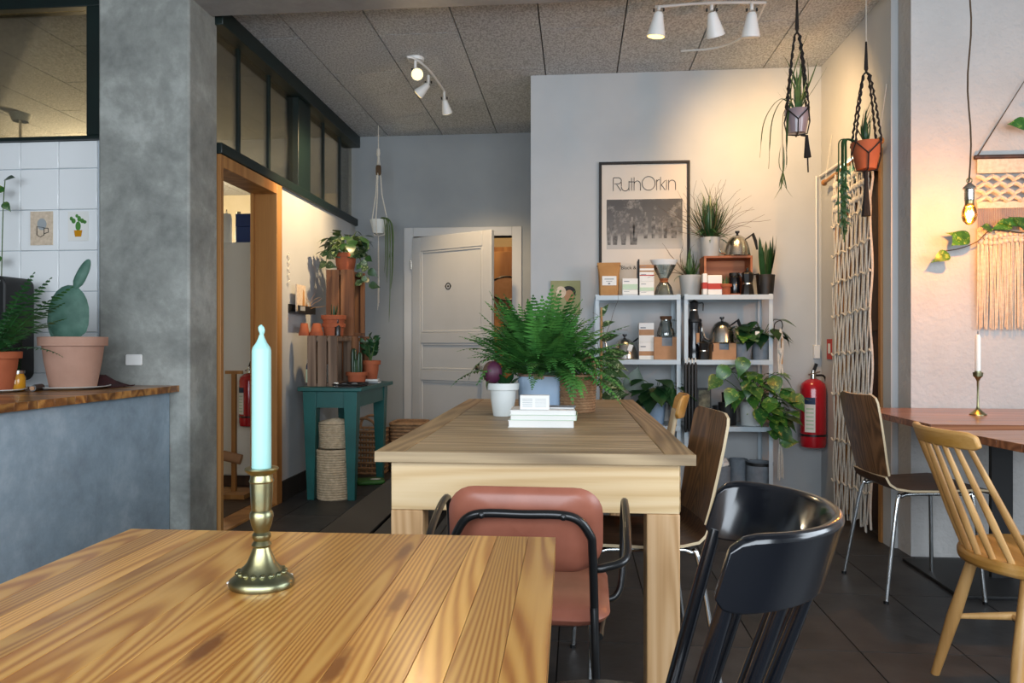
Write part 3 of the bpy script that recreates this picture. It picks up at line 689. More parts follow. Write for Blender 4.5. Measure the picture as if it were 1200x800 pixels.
def blades(par, kind, c, n, L, spread=.5, seed=2, w=1.0, az=(0, 360), name='leaf', v=None):
    q = random.Random(seed)
    for i in range(n):
        a = R(q.uniform(*az)); s = spread*q.uniform(.15, 1)
        d = Vector((math.cos(a)*s, math.sin(a)*s, 1)); ll = L*q.uniform(.65, 1.1)
        o = leaf(par, kind, Vector(c)+Vector((math.cos(a), math.sin(a), 0))*.012, d, ll, up=(math.cos(a), math.sin(a), .01), w=w, v=v)
def twigs(par, c, n, L, seed=4, lean=(0, 0), r=.0018, m='stem'):
    q = random.Random(seed)
    for i in range(n):
        p = Vector(c); d = Vector((q.uniform(-.7, .7)+lean[0], q.uniform(-.4, .4)+lean[1], 1)).normalized(); P = [p.copy()]
        for k in range(9):
            d = (d+Vector((q.uniform(-.35, .35), q.uniform(-.25, .25), q.uniform(-.25, .15)))).normalized(); p = p+d*L/9*q.uniform(.8, 1.1); P.append(p.copy())
        MB().tube(curve_pts(P, 3), [r*(1-.6*j/27) for j in range(28)], 5).ob('twig', MT[m], par)
def weave(r0, r1, h, rings, amp=.0022, rs=.0042, strands=20, n=60, sq=None, c=(0, 0, 0)):
    mb = MB()
    for i in range(rings):
        t = i/(rings-1); r = r0+(r1-r0)*t; z = rs+(h-2*rs)*t; P = []
        for j in range(n):
            a = 2*math.pi*j/n; rr = r+amp*math.sin(strands*a+math.pi*i)
            if sq:
                e = (abs(math.cos(a))**6+abs(math.sin(a))**6)**(-1/6); P.append((c[0]+rr*e*math.cos(a), c[1]+rr*e*sq*math.sin(a), c[2]+z))
            else: P.append((c[0]+rr*math.cos(a), c[1]+rr*math.sin(a), c[2]+z))
        mb.tube(P, rs, 5, closed=True)
    return mb
# ================================================================== left side: counter top
CZ = .845
p = atZ(86, 455, CZ); BX, BY = p.x+.0, 3.30
BX = atY(86, 440, BY).x
t = thing('saucer', 'white saucer under the large pale terracotta pot on the counter', 'saucer', (BX, BY, CZ))
MB().lathe([(.085, 0), (.11, .004), (.155, .012), (.158, .016), (.11, .009), (.0001, .008)], 32, cap=False).ob('dish', MT['wpot'], t)
t = thing('potted_cactus', 'prickly pear cactus in a large pale terracotta pot on the counter', 'plant', (BX, BY, CZ+.010))
pot(t, MT['terrap'], .098, .140, .235, .042)
def padm(w, h, th):
    mb = MB(); n = 22
    for q in range(7):
        s = [.001, .6, .9, 1, .9, .6, .001][q]; d = [-1, -.8, -.45, 0, .45, .8, 1][q]*th/2
        for i in range(n):
            a = 2*math.pi*i/n; z = math.sin(a); x = math.cos(a)*(1-.16*z if z < 0 else 1)*(.82 if z < -.7 else 1)
            mb.v.append((x*w/2*s, d, h/2+z*h/2*s))
    for q in range(6):
        for i in range(n): mb.f.append([q*n+i, q*n+(i+1) % n, (q+1)*n+(i+1) % n, (q+1)*n+i]); mb.m.append(0)
    return mb
o = padm(.19, .28, .045).ob('pad', MT['cactus'], t, (-.035, 0, .20)); o.rotation_euler = (0, R(4), R(8))
o = padm(.05, .16, .02).ob('pad', MT['cactus'], t, (.005, 0, .455)); o.rotation_euler = (0, R(24), R(15))
o = padm(.11, .15, .03).ob('pad', MT['cactus'], t, (-.06, .05, .20)); o.rotation_euler = (0, R(-22), R(50))
fx, fy = atY(-6, 440, 3.06).x, 3.06
t = thing('saucer', 'white saucer under the fern pot at the left edge of the counter', 'saucer', (fx, fy, CZ))
MB().lathe([(.07, 0), (.09, .003), (.12, .01), (.122, .014), (.09, .007), (.0001, .006)], 32, cap=False).ob('dish', MT['wpot'], t)
t = thing('potted_fern', 'dark green fern in a terracotta pot at the left end of the counter', 'plant', (fx, fy, CZ+.008))
pot(t, MT['terra'], .065, .098, .17, .03)
fern(t, (0, 0, .17), 26, .17, .32, (0, 360), (8, 75), 3, FRD)
q = Vector((fx, fy, CZ+.17))
for (px, py, L) in ((75, 330, .34), (68, 350, .32), (50, 322, .34), (30, 318, .32), (72, 368, .30)):
    d = atY(px, py, fy-.02)-q; o = put(FRD[0], 'frond', t); orient(o, (0, 0, .17), d+Vector((0, 0, .02)), (0, 0, 1), (d.length*1.02,)*3)
j = atY(18, 452, 3.14)
t = thing('jar', 'small amber glass jar on the counter between the two pots', 'jar', (j.x, 3.14, CZ))
MB().lathe([(.036, 0), (.040, .006), (.040, .06), (.034, .072), (.034, .078)], 24).ob('body', MT['honey'], t)
MB().lathe([(.037, .078), (.037, .092), (.0001, .093)], 24).ob('lid', MT['steel'], t)
j = atY(46, 450, 3.12)
t = thing('glass_bottle', 'tiny dark corked bottle lying on the counter beside the big pot', 'bottle', (j.x, 3.08, CZ+.016))
MB().tube([(-.03, .09, 0), (-.01, .03, 0), (-.008, .02, 0), (0, 0, 0)], [.016, .016, .014, .013], 14).ob('body', MT['black'], t)
MB().tube([(-.001, .002, 0), (.001, -.006, 0)], .009, 12).ob('stopper', MT['card'], t)
j = atY(118, 450, 3.42)
mb = MB(); n = 9
for a in range(n):
    for b in range(n):
        u, v = a/(n-1)-.5, b/(n-1)-.5; hh = .06*math.exp(-9*((u+.12)**2+v*v))+.011*math.sin(a*2.3+b)*math.cos(b*1.7)
        mb.v.append((u*.20, v*.17, max(.003, hh)))
for a in range(n-1):
    for b in range(n-1): mb.f.append([a*n+b, (a+1)*n+b, (a+1)*n+b+1, a*n+b+1]); mb.m.append(0)
o = mb.ob('cloth_napkin', MT['cloth'], None, (j.x+.01, 3.44, CZ)); s = o.modifiers.new('solid', 'SOLIDIFY'); s.thickness = .004; s.offset = 1
tag(o, 'crumpled maroon cloth on the counter against the concrete column', 'cloth')
# black appliance with rounded corners, only its right end in view
j = atY(13, 300, 3.42)
t = thing('coffee_machine', 'black appliance with rounded corners at the left edge of the counter', 'appliance', (j.x-.20, 3.48, CZ))
MB().prism(rrect(.40, .52, .045), -.10, .10, 'y').ob('body', MT['matte'], t, (0, 0, .285), bevel=.008)
MB().prism(rrect(.345, .44, .03), -.104, -.10, 'y').ob('front_panel', MT['blackp'], t, (0, 0, .29))
mb = MB().lathe([(.012, 0), (.012, .02), (0.0001, .021)], 14)
o = mb.ob('corner_screw', MT['chrome'], t); o.matrix_basis = Matrix.Translation((.172, -.104, .515)) @ Matrix.Rotation(R(90), 4, 'X')
for xx in (-.15, .15): MB().cyl((xx, 0, 0), (xx, 0, .03), .02).ob('foot', MT['black'], t)
t = thing('potted_ivy', 'thin vine rising behind the black appliance at the left edge', 'plant', (j.x-.24, 3.62, CZ))
pot(t, MT['gpot'], .04, .055, .10)
P0 = Vector((j.x-.24, 3.62, CZ))
a = atY(6, 210, 3.62)-P0; vine(t, 'pothos', [(0, 0, .09), (.02, 0, .4), tuple(a*.75+Vector((0, 0, .1))), tuple(a)], 5, .07, seed=8)
leaf(t, 'darkheart', a, (.9, -.2, .1), .07, up=(0, -1, 1))
# two picture cards on the tiles
def card(px0, px1, py0, py1, label, m, build):
    a, b = atY(px0, py0, 3.722), atY(px1, py1, 3.722)
    t = thing('picture_card', label, 'picture', ((a.x+b.x)/2, 3.7235, b.z)); w, h = b.x-a.x, a.z-b.z
    MB().bb(-w/2, w/2, -.004, 0, 0, h).ob('card', m, t); build(t, w, h)
def cup_pic(t, w, h):
    MB().prism([(w*.02+.13*w*1.6*math.cos(R(a)), h*.62+.11*h*1.6*math.sin(R(a))) for a in range(0, 360, 20)], -.0048, -.004, 'y').ob('print', MT['gpot'], t)
    MB().tube([(-.2*w, -.005, .55*h), (-.2*w, -.005, .3*h), (-.05*w, -.005, .24*h), (.12*w, -.005, .3*h), (.12*w, -.005, .52*h)], .002, 5, closed=True).tube([(.12*w, -.005, .5*h), (.3*w, -.005, .5*h), (.32*w, -.005, .38*h), (.14*w, -.005, .34*h)], .002, 5).ob('drawing', MT['ink'], t)
def cac_pic(t, w, h):
    g = MB()
    for cx, cz, rx, rz in ((0, .5, .13, .16), (-.22, .68, .1, .09), (-.33, .76, .08, .07), (.2, .68, .1, .08), (.32, .64, .09, .06), (.05, .75, .09, .1), (-.06, .85, .07, .06)):
        g.prism([(w*(cx+rx*math.cos(R(a))), h*(cz+rz*math.sin(R(a)))) for a in range(0, 360, 30)], -.005, -.004, 'y')
    g.ob('print', MT['fern'], t)
    MB().prism([(-.2*w, .36*h), (-.15*w, .14*h), (.15*w, .14*h), (.2*w, .36*h)], -.0055, -.004, 'y').ob('print', MT['honey'], t)
card(36, 62, 248, 287, 'cream card with a line drawing of a cup on the white tiles', MT['cream'], cup_pic)
card(80, 104, 248, 282, 'white card with a painted cactus in a yellow pot on the tiles', MT['paper'], cac_pic)
o = MB().prism(rrect(.088, .056, .008), -.012, 0, 'y').ob('wall_socket', MT['white'], None, tuple(atY(158, 421.5, 3.629)), bevel=.003); tag(o, 'white blank socket cover on the concrete column', 'socket')
# uplight in the kitchen behind the green window
a = atY(24, 122, 5.6)
t = thing('floor_lamp', 'standing uplight seen through the green framed window above the tiles', 'lamp', (a.x, 5.6, 0))
MB().lathe([(.13, 0), (.13, .02), (.02, .03)], 24).ob('base', MT['steel'], t)
MB().cyl((0, 0, .03), (0, 0, a.z-.13), .012).ob('pole', MT['steel'], t)
MB().lathe([(.06, a.z-.14), (.10, a.z-.02), (.135, a.z+.06), (.13, a.z+.062), (.095, a.z-.015), (.055, a.z-.13)], 14, cap=False).ob('shade', MT['gpot'], t)
MB().sphere((0, 0, a.z-.03), .035).ob('bulb', MT['lampw'], t)
def point(name, loc, power, col, r=.05):
    l = bpy.data.lights.new(name, 'POINT'); l.energy = power; l.color = col; l.shadow_soft_size = r
    o = bpy.data.objects.new(name, l); COL.objects.link(o); o.location = loc; return o
point('uplight_glow', (a.x, 5.6, a.z+.09), 210, (1, .80, .54), .08)
# globe lamp added out of sight to brighten the kitchen behind the glass
t = thing('added_globe_lamp', 'added white globe lamp on a short rod brightening the kitchen behind the glass', 'lamp', (-4.3, 6.9, 0))
MB().sphere((0, 0, 2.45), .11, 20).ob('globe', MT['lampw'], t); MB().cyl((0, 0, 2.55), (0, 0, H), .008).ob('rod', MT['steel'], t)
point('added_globe_glow', (-4.3, 6.9, 2.2), 150, (1, .82, .58), .1)
# ------------------------------------------------------------------ through the left doorway
t = thing('tall_cabinet', 'tall white cabinet standing in the room beyond the oak doorway', 'cabinet', (0, 0, 0))
MB().bb(-2.95, -2.33, 5.25, 5.70, .09, 1.80).ob('body', MT['white'], t, bevel=.004)
MB().bb(-2.93, -2.35, 5.27, 5.68, 0, .09).ob('plinth', MT['darkwood'], t)
MB().bb(-2.945, -2.335, 5.232, 5.249, .10, 1.79).ob('door', MT['white'], t, bevel=.003)
a = atY(262, 260, 5.36)
t = thing('pillar_candle', 'thick white candle on top of the white cabinet', 'candle', (a.x+.005, 5.40, 1.80))
MB().lathe([(.038, 0), (.038, .2), (.03, .235), (.004, .24), (.003, .255)], 20).ob('wax', MT['waxw'], t)
MB().cyl((0, 0, .25), (0, 0, .27), .0025, n=6).ob('wick', MT['ink'], t)
a = atY(277, 260, 5.36)
t = thing('bottle', 'slim white bottle beside the blue box on the cabinet', 'bottle', (a.x, 5.40, 1.80))
MB().lathe([(.024, 0), (.025, .15), (.012, .19), (.012, .23)], 16).ob('body', MT['wpot'], t); MB().lathe([(.014, .23), (.014, .25)], 12).ob('cap', MT['steel'], t)
a = atY(289, 260, 5.36)
t = thing('storage_box', 'blue box on top of the white cabinet', 'box', (a.x, 5.42, 1.80))
MB().bb(-.07, .12, -.08, .08, 0, .13).ob('body', MT['blue'], t, bevel=.003); MB().bb(-.075, .125, -.085, .085, .131, .225).ob('lid', MT['blue'], t, bevel=.003)
def extinguisher(label, loc, s=1.0, rz=0):
    t = thing('fire_extinguisher', label, 'extinguisher', loc, rz, 'red fire extinguishers')
    MB().lathe([(.05*s, 0), (.078*s, .012*s), (.084*s, .04*s), (.084*s, .40*s), (.075*s, .435*s), (.045*s, .46*s), (.024*s, .468*s)], 28).ob('cylinder', MT['red'], t)
    MB().lathe([(.0855*s, .085*s), (.0855*s, .10*s)], 28, cap=False).ob('strap', MT['black'], t)
    MB().lathe([(.02*s, .468*s), (.02*s, .50*s), (.013*s, .505*s), (.013*s, .525*s)], 14).ob('valve', MT['steel'], t)
    MB().tube([(-.035*s, -.01*s, .495*s), (.045*s, .0, .515*s)], .006*s, 8).ob('lower_lever', MT['steel'], t)
    MB().prism([(-.008*s, .515*s), (.012*s, .512*s), (.03*s, .565*s), (.012*s, .572*s)], -.008*s, .008*s, 'y').ob('handle', MT['black'], t)
    MB().tube(curve_pts([(.02*s, .01*s, .49*s), (.08*s, .02*s, .48*s), (.098*s, .03*s, .38*s), (.096*s, .03*s, .12*s)], 5), .007*s, 8).ob('hose', MT['black'], t)
    lb = MB()
    for (a0, a1, z0, z1, mi) in ((215, 262, .30, .345, 1), (215, 262, .115, .30, 0)):
        lb.mi = mi; P = []
        for i in range(9):
            a = R(a0+(a1-a0)*i/8); P += [(.0853*s*math.cos(a), .0853*s*math.sin(a), z0*s), (.0853*s*math.cos(a), .0853*s*math.sin(a), z1*s)]
        lb.add(P, [(2*i, 2*i+2, 2*i+3, 2*i+1) for i in range(8)])
    lb.mi = 2
    for k in range(6):
        P = []
        for i in range(7):
            a = R(222+33*i/6); P += [(.0857*s*math.cos(a), .0857*s*math.sin(a), (.135+.026*k)*s), (.0857*s*math.cos(a), .0857*s*math.sin(a), (.145+.026*k)*s)]
        lb.add(P, [(2*i, 2*i+2, 2*i+3, 2*i+1) for i in range(6)])
    lb.ob('instruction_label', [MT['paper'], MT['navy'], MT['mint']], t)
    MB().bb(-.03*s, .03*s, .084*s, .10*s, .36*s, .42*s).ob('wall_bracket', MT['matte'], t)
    return t
a = atY(289, 500, 5.12); extinguisher('red fire extinguisher on the white cabinet beyond the oak doorway', (a.x+.015, 5.128, a.z), .82)
# wooden clothes rack with a rolled mat on its peg
a = atY(276, 560, 4.93); b = atY(276, 440, 4.93)
t = thing('wooden_stand', 'plain wooden T shaped stand beyond the oak doorway', 'stand', (a.x-.01, 4.93, .012))
MB().bb(-.13, .13, -.13, .13, 0, .03).ob('foot', MT['doorwood'], t)
MB().bb(-.014, .014, -.014, .014, .03, b.z).ob('post', MT['doorwood'], t)
MB().bb(-.06, .06, -.012, .012, b.z, b.z+.022).ob('cross_piece', MT['doorwood'], t)
MB().cyl((-.06, -.04, .28), (.06, -.02, .25), .035, n=16).ob('roller', MT['card'], t)
fl2 = struct(MB().bb(-3.2, XL-.151, 3.95, 5.6, -.002, .010).ob('floor_kitchen', MT['darkwood']))
# ------------------------------------------------------------------ teal table and what stands on it
def crate(label, loc, w, d, h, m, open_dir='x', group='wooden fruit crates', slats=3, nm='crate'):
    # upright crate: slats on the -y and +y faces, open towards +x
    t = thing('wooden_crate', label, 'crate', loc, 0, group)
    sw = (w-.012*(slats-1))/slats
    for yy in (0, d-.01):
        for k in range(slats): MB().bb(k*(sw+.012), k*(sw+.012)+sw, yy, yy+.01, .0, h).ob('slat', m, t, bevel=.001)
    for z in (.012, h-.024):
        MB().bb(0, w, .0105, d-.0105, z-.012, z+.012).ob('end_board', m, t, bevel=.001)
    MB().bb(0, .01, .0105, d-.0105, .03, h-.04).ob('bottom_board', m, t)
    for yy in (.0105, d-.0305):
        MB().bb(w-.028, w, yy, yy+.02, .025, h-.037).ob('corner_post', m, t)
    return t
TT += .001
crate('weathered grey crate standing on the front of the teal table', (-1.825, 4.905, TT), .205, .34, .345, MT['crate'])
crate('dark crate standing on the back of the teal table under the tall brown crate', (-1.83, 5.29, TT), .24, .30, .345, MT['crateb'], slats=3)
crate('tall brown crate stacked on top with the trailing plant above it', (-1.83, 5.30, TT+.347), .205, .30, .485, MT['crateb'], slats=2)
z2 = TT+.347; z3 = z2+.487
def potplant(name, label, loc, m, r0, r1, h, rim=0, cat='plant', group=None):
    t = thing(name, label, cat, loc, 0, group); pot(t, m, r0, r1, h, rim); return t
t = potplant('trailing_pothos', 'variegated trailing plant in a terracotta pot on the tall crate', (-1.725, 5.43, z3), MT['terra'], .062, .085, .13, .03)
bush(t, 'cream', (0, 0, .13), 74, .17, .085, (-10, 55), 11, rise=.06)
bush(t, 'darkheart', (.03, -.02, .13), 12, .2, .1, (-5, 60), 12, az=(-90, 60), rise=.05)
vine(t, 'cream', [(.05, -.04, .13), (.12, -.07, .12), (.15, -.09, 0), (.15, -.09, -.10)], 11, .075, seed=14)
vine(t, 'darkheart', [(.06, -.02, .13), (.15, -.05, .13), (.19, -.06, .0), (.20, -.07, -.13)], 8, .09, seed=15)
vine(t, 'cream', [(-.04, -.06, .13), (-.10, -.10, .13), (-.115, -.11, .02)], 8, .075, seed=16)
# pots on the lower crates
def tpot(label, px, Y, z, r0, r1, h, rim=.02, flip=False, group='terracotta pots on the crates', m='terra'):
    a = atY(px, 380, Y); t = thing('terracotta_pot', label, 'pot', (a.x, Y, z), 0, group)
    if flip: MB().lathe([(r1+.004, 0), (r1+.004, rim), (r1, rim), (r0, h-.003), (r0-.003, h), (.0001, h)], 24).ob('body', MT[m], t)
    else: pot(t, MT[m], r0, r1, h, rim, soil=False, name='body')
    return t
tpot('small upturned terracotta pot nearest the oak door casing on the grey crate', 356.5, 4.99, z2, .024, .034, .085, .02, True)
tpot('small upturned terracotta pot with a wide rim second along on the grey crate', 371, 5.0, z2, .026, .042, .085, .025, True)
tpot('wide glazed terracotta pot standing under the little cactus pot', 391, 5.11, z2, .065, .078, .085, .025)
t = potplant('small_cactus', 'little spiky plant in a terracotta bowl stacked above another pot', (atY(391, 370, 5.11).x, 5.11, z2+.068), MT['terra'], .068, .082, .075, .03)
blades(t, 'bladed', (0, 0, .06), 7, .10, .35, 21, w=2.2, v=0)
a = atY(406, 380, 5.02)
t = thing('bottle', 'black glass bottle on the crate beside the terracotta pots', 'bottle', (-1.655, 5.06, z2)); t.location.x = -1.665
MB().lathe([(.02, 0), (.021, .06), (.008, .09), (.008, .11)], 16).ob('body', MT['black'], t); MB().lathe([(.010, .11), (.010, .122)], 12).ob('cap', MT['matte'], t)
# inside and before the grey crate
t = thing('ribbed_pot', 'white ribbed pot in the open side of the grey crate', 'pot', (atY(387.5, 430, 5.02).x, 5.02, TT+.025))
pr = [(.030, 0)]
for k in range(5): pr += [(.032+.003*k, .005+.024*k), (.034+.003*k, .015+.024*k), (.033+.003*k, .0265+.024*k)]
MB().lathe(pr+[(.04, .122), (.0001, .115)], 24).ob('body', MT['wpot'], t)
bt = []
for i, (px, Y, lab) in enumerate(((361.5, 4.97, 'squeeze bottle seen through the slats of the grey crate'), (378.5, 4.99, 'squeeze bottle with a white cap beside the ribbed pot'))):
    t = thing('squeeze_bottle', lab, 'bottle', (atY(px, 430, Y).x, Y, TT+.025), 0, 'squeeze bottles in the grey crate')
    MB().lathe([(.017, 0), (.018, .08), (.017, .09)], 16).ob('body', MT['mint'], t)
    MB().lathe([(.0172, .09), (.016, .115), (.009, .135)], 16).ob('shoulder', MT['navy'], t)
    MB().lathe([(.010, .135), (.010, .155), (.006, .165)], 12).ob('cap', MT['white'], t)
t = thing('tray', 'shallow black tray on the teal table top', 'tray', (-1.53, 4.93, TT))
MB().prism(rrect(.17, .26, .02), 0, .006).ob('base', MT['matte'], t)
rm = MB(); P = [(a, b, .018) for a, b in rrect(.17, .26, .02)]; rm.tube(P, .007, 6, closed=True).ob('rim', MT['matte'], t)
for i, (dx, dy, m_, lab) in enumerate(((-.03, -.05, 'steel', 'grey stone lying on the left of the black tray'), (.02, .02, 'gpot', 'pale stone in the middle of the black tray'), (.045, -.06, 'steel', 'grey stone near the front right of the black tray'))):
    o = MB().sphere((0, 0, 0), .018, 10, .5, 1.3).ob('pebble', MT[m_] if m_ != 'steel' else MT['felt'], None, (-1.53+dx, 4.93+dy, TT+.0155)); tag(o, lab, 'stone', 'stones on the tray')
o = MB().box((0, 0, .015), (.028, .028, .03)).ob('small_candle', MT['waxw'], None, (-1.615, 4.88, TT), bevel=.004); tag(o, 'small square white candle beside the tray on the teal table', 'candle')
t = potplant('column_cactus', 'dark column cactus in a low terracotta bowl on the teal table', (atY(418, 430, 5.17).x, 5.17, TT), MT['terra'], .055, .072, .09, .025)
for dx, dy, hh, r in ((-.02, 0, .19, .02), (.02, .01, .16, .018), (0, -.025, .11, .016)):
    mb = MB(); P = []
    prof = [(r*.9, .07), (r, .12), (r, .07+hh*.85), (r*.7, .07+hh*.96), (.001, .07+hh)]
    mb.lathe(prof, 16, (dx, dy, 0)); 
    for i, (x, y, z) in enumerate(mb.v):
        k = 1 if (i % 16) % 2 else .8; mb.v[i] = (dx+(x-dx)*k, dy+(y-dy)*k, z)
    mb.ob('stem', MT['dark'], t)
bx, by = atY(434.5, 440, 5.36).x, 5.36
bk_ = []
for k, (w, d, h, m_, lab) in enumerate(((.13, .10, .014, 'gpot', 'lower grey book under the leafy pot on the teal table'), (.115, .09, .016, 'paper', 'upper white book under the leafy pot on the teal table'))):
    zz = TT+.0001+k*.015
    t = thing('book', lab, 'book', (bx, by, zz), R(8*k), 'books on the teal table')
    MB().bb(-w/2+.003, w/2-.003, -d/2+.003, d/2, .002, h-.002).ob('pages', MT['paper'], t); MB().bb(-w/2, w/2, -d/2, d/2, 0, .002).bb(-w/2, w/2, -d/2, d/2, h-.002, h).bb(-w/2, w/2, -d/2, -d/2+.002, 0, h).ob('cover', MT[m_], t)
t = potplant('zz_plant', 'glossy upright leafy plant in a terracotta pot on two books', (bx, by, TT+.032), MT['terra'], .045, .068, .135, .03)
q = random.Random(31)
for i in range(9):
    a = R(q.uniform(0, 360)); s = q.uniform(.1, .5); L = q.uniform(.12, .22); d = Vector((math.cos(a)*s, math.sin(a)*s, 1)).normalized(); b = Vector((0, 0, .12))
    MB().tube([b, b+d*L], [.005, .002], 6).ob('stem', MT['gstem'], t)
    for k in range(6):
        p = b+d*L*(.3+.7*k/5); sd = (1 if k % 2 else -1); n_ = d.cross(Vector((math.sin(a), -math.cos(a), .2))).normalized()
        leaf(t, 'oval', p, n_*sd+d*.7, .062, up=d.cross(n_), w=1.1)
# wall shelf with pictures
t = thing('picture_ledge', 'short black ledge on the left wall holding small pictures', 'shelf', (XL, 0, 0))
MB().bb(.0005, .075, 4.93, 5.26, 1.268, 1.276).bb(.0005, .008, 4.93, 5.26, 1.276, 1.33).bb(.069, .075, 4.93, 5.26, 1.276, 1.32).ob('ledge', MT['matte'], t)
MB().bb(.0755, .0762, 4.96, 5.05, 1.285, 1.315).ob('price_label', MT['gpot'], t)
t = thing('art_print', 'cream botanical print standing on the black ledge', 'picture', (XL+.045, 5.045, 1.277)); 
MB().bb(-.004, .004, -.085, .085, 0, .19).ob('board', MT['cream'], t)
MB().prism([(.02, .03), (.07, .03), (.055, .15), (.035, .16)], .0042, .0052, 'x').ob('print', MT['kraft'], t)
t = thing('dried_bouquet', 'dry straw figure leaning on the black ledge', 'decoration', (XL+.045, 5.155, 1.277))
twigs(t, (0, 0, 0), 9, .17, 44, r=.0022, m='cane'); MB().lathe([(.012, 0), (.008, .03), (.012, .06)], 8).ob('tie', MT['kraft'], t)
# lettering sign reading upward on the wall: thin wooden squiggle
P = []
for k in range(22): P.append((XL+.008, 4.925+.018*math.cos(k*1.5)*(1 if k % 3 else .4), 1.45+.011*k))
o = MB().tube(curve_pts(P, 3), .003, 5).ob('wire_sign', MT['ropew'], None); tag(o, 'thin white wire script fixed on the wall beside the door casing', 'sign')
# baskets under the table
def basket(name, label, loc, r0, r1, h, m, lid=False, rings=16, grp=None):
    t = thing(name, label, 'basket', loc, 0, grp)
    weave(r0, r1, h, rings, rs=h/rings*.56).ob('weave', m, t)
    MB().lathe([(.0001, .004), (r0-.004, .004), (r1-.004, h-.004)], 30, cap=False).ob('liner', m, t)
    MB().tube([((r1+.002)*math.cos(2*math.pi*j/40), (r1+.002)*math.sin(2*math.pi*j/40), h) for j in range(40)], .007, 6, closed=True).ob('rim', m, t)
    if lid: weave(r1, .012, .03, 14, rs=.0055, c=(0, 0, h+.001)).ob('lid', m, t)
    return t
a = atY(388.5, 570, 4.93)
basket('wicker_basket', 'tall pale wicker basket on the floor under the teal table', (a.x+.01, 4.97, 0), .112, .118, .335, MT['wicker'], rings=20, grp='pale wicker baskets')
weave_lid = thing('wicker_basket', 'smaller lidded pale wicker basket stacked on the tall one under the teal table', 'basket', (a.x+.015, 4.98, .348), 0, 'pale wicker baskets')
weave(.105, .112, .16, 12, rs=.0075).ob('weave', MT['wicker'], weave_lid); MB().lathe([(.0001, .004), (.10, .004), (.107, .155)], 30, cap=False).ob('liner', MT['wicker'], weave_lid)
weave(.114, .02, .035, 10, rs=.007, c=(0, 0, .162)).ob('lid', MT['wicker'], weave_lid)
a = atY(430, 545, 5.95)
t = thing('handled_basket', 'brown open weave basket with hoop handles beyond the teal table', 'basket', (a.x, 5.98, 0))
weave(.155, .165, .36, 9, rs=.011, strands=14, sq=.8).ob('weave', MT['wickerb'], t)
for k in range(22):
    a2 = 2*math.pi*k/22; e = (abs(math.cos(a2))**6+abs(math.sin(a2))**6)**(-1/6)
    MB().tube([(.153*e*math.cos(a2), .122*e*math.sin(a2), 0), (.163*e*math.cos(a2), .131*e*math.sin(a2), .36)], .007, 5).ob('stake', MT['wickerb'], t)
for s in (-1, 1): MB().tube(curve_pts([(-.1, s*.12, .34), (-.08, s*.12, .42), (0, s*.12, .455), (.08, s*.12, .42), (.1, s*.12, .34)], 5), .011, 8).ob('handle', MT['wickerb'], t)
MB().prism(rrect(.28, .22, .05), 0, .02).ob('base', MT['wickerb'], t)
a = atY(468, 520, 6.1)
t = thing('rectangular_basket', 'brown rectangular wicker basket before the white door', 'basket', (a.x+.085, 6.12, 0))
weave(.13, .14, .41, 15, rs=.0145, sq=1.1).ob('weave', MT['wickerb'], t); MB().prism(rrect(.24, .27, .05), 0, .39).ob('liner', MT['wickerb'], t)
a = atY(430, 565, 5.42)
o = MB().prism(rrect(.22, .15, .04), 0, .035).ob('soil_bag', MT['fern'], None, (a.x, 5.50, 0), R(20), bevel=.014); tag(o, 'green plastic bag lying on the floor under the teal table', 'bag')
MB().prism([(.03*math.cos(R(a))*1.3, .03*math.sin(R(a))) for a in range(0, 360, 30)], .0352, .0362).ob('printed_badge', MT['paper'], o, (.04, -.02, 0))
# ------------------------------------------------------------------ white macrame planter near the recess corner
a = atY(443.5, 266, 6.15)
t = thing('hanging_planter', 'white macrame hanger with a small pot and drooping plant near the recess corner', 'planter', (a.x, 6.15, a.z))
s_ = 6.3/870
pot(t, MT['wpot'], .045, .072, .115, 0, (0, 0, -.055)); 
for k in range(3):
    q = R(120*k+30); e = Vector((math.cos(q), math.sin(q), 0))
    MB().tube([(0, 0, .66), tuple(e*.018+Vector((0, 0, .45))), tuple(e*.03+Vector((0, 0, .28))), tuple(e*.078+Vector((0, 0, .06))), tuple(e*.05+Vector((0, 0, -.062))), (0, 0, -.075)], .0045, 6).ob('cord', MT['ropew'], t)
MB().tube([(0, 0, H-a.z), (0, 0, .64)], .004, 6).ob('cord', MT['ropew'], t)
MB().lathe([(.02, .44), (.024, .46), (.024, .50), (.02, .52)], 10).ob('bead', MT['stem'], t)
MB().lathe([(.012, .60), (.016, .62), (.012, .66)], 10).ob('knot', MT['ropew'], t)
for k in range(6): MB().tube([(0, 0, -.07), (.004*math.cos(k), .004*math.sin(k), -.2), (.006*math.cos(k*2), .006*math.sin(k*2), -.55-.03*k)], .0025, 5).ob('tassel', MT['ropew'], t)
q = random.Random(9)
for k in range(9):
    x1 = q.uniform(.06, .13); L = q.uniform(.25, .85); y1 = q.uniform(-.07, .05)
    MB().tube(curve_pts([(0, 0, .05), (x1*.6, y1*.5, .075), (x1, y1, .0), (x1*1.05, y1, -L*.6), (x1*.95, y1, -L)], 4), [.003]+[.0038]*12+[.003]*3+[.001], 5).ob('strand', MT['gstem'], t)
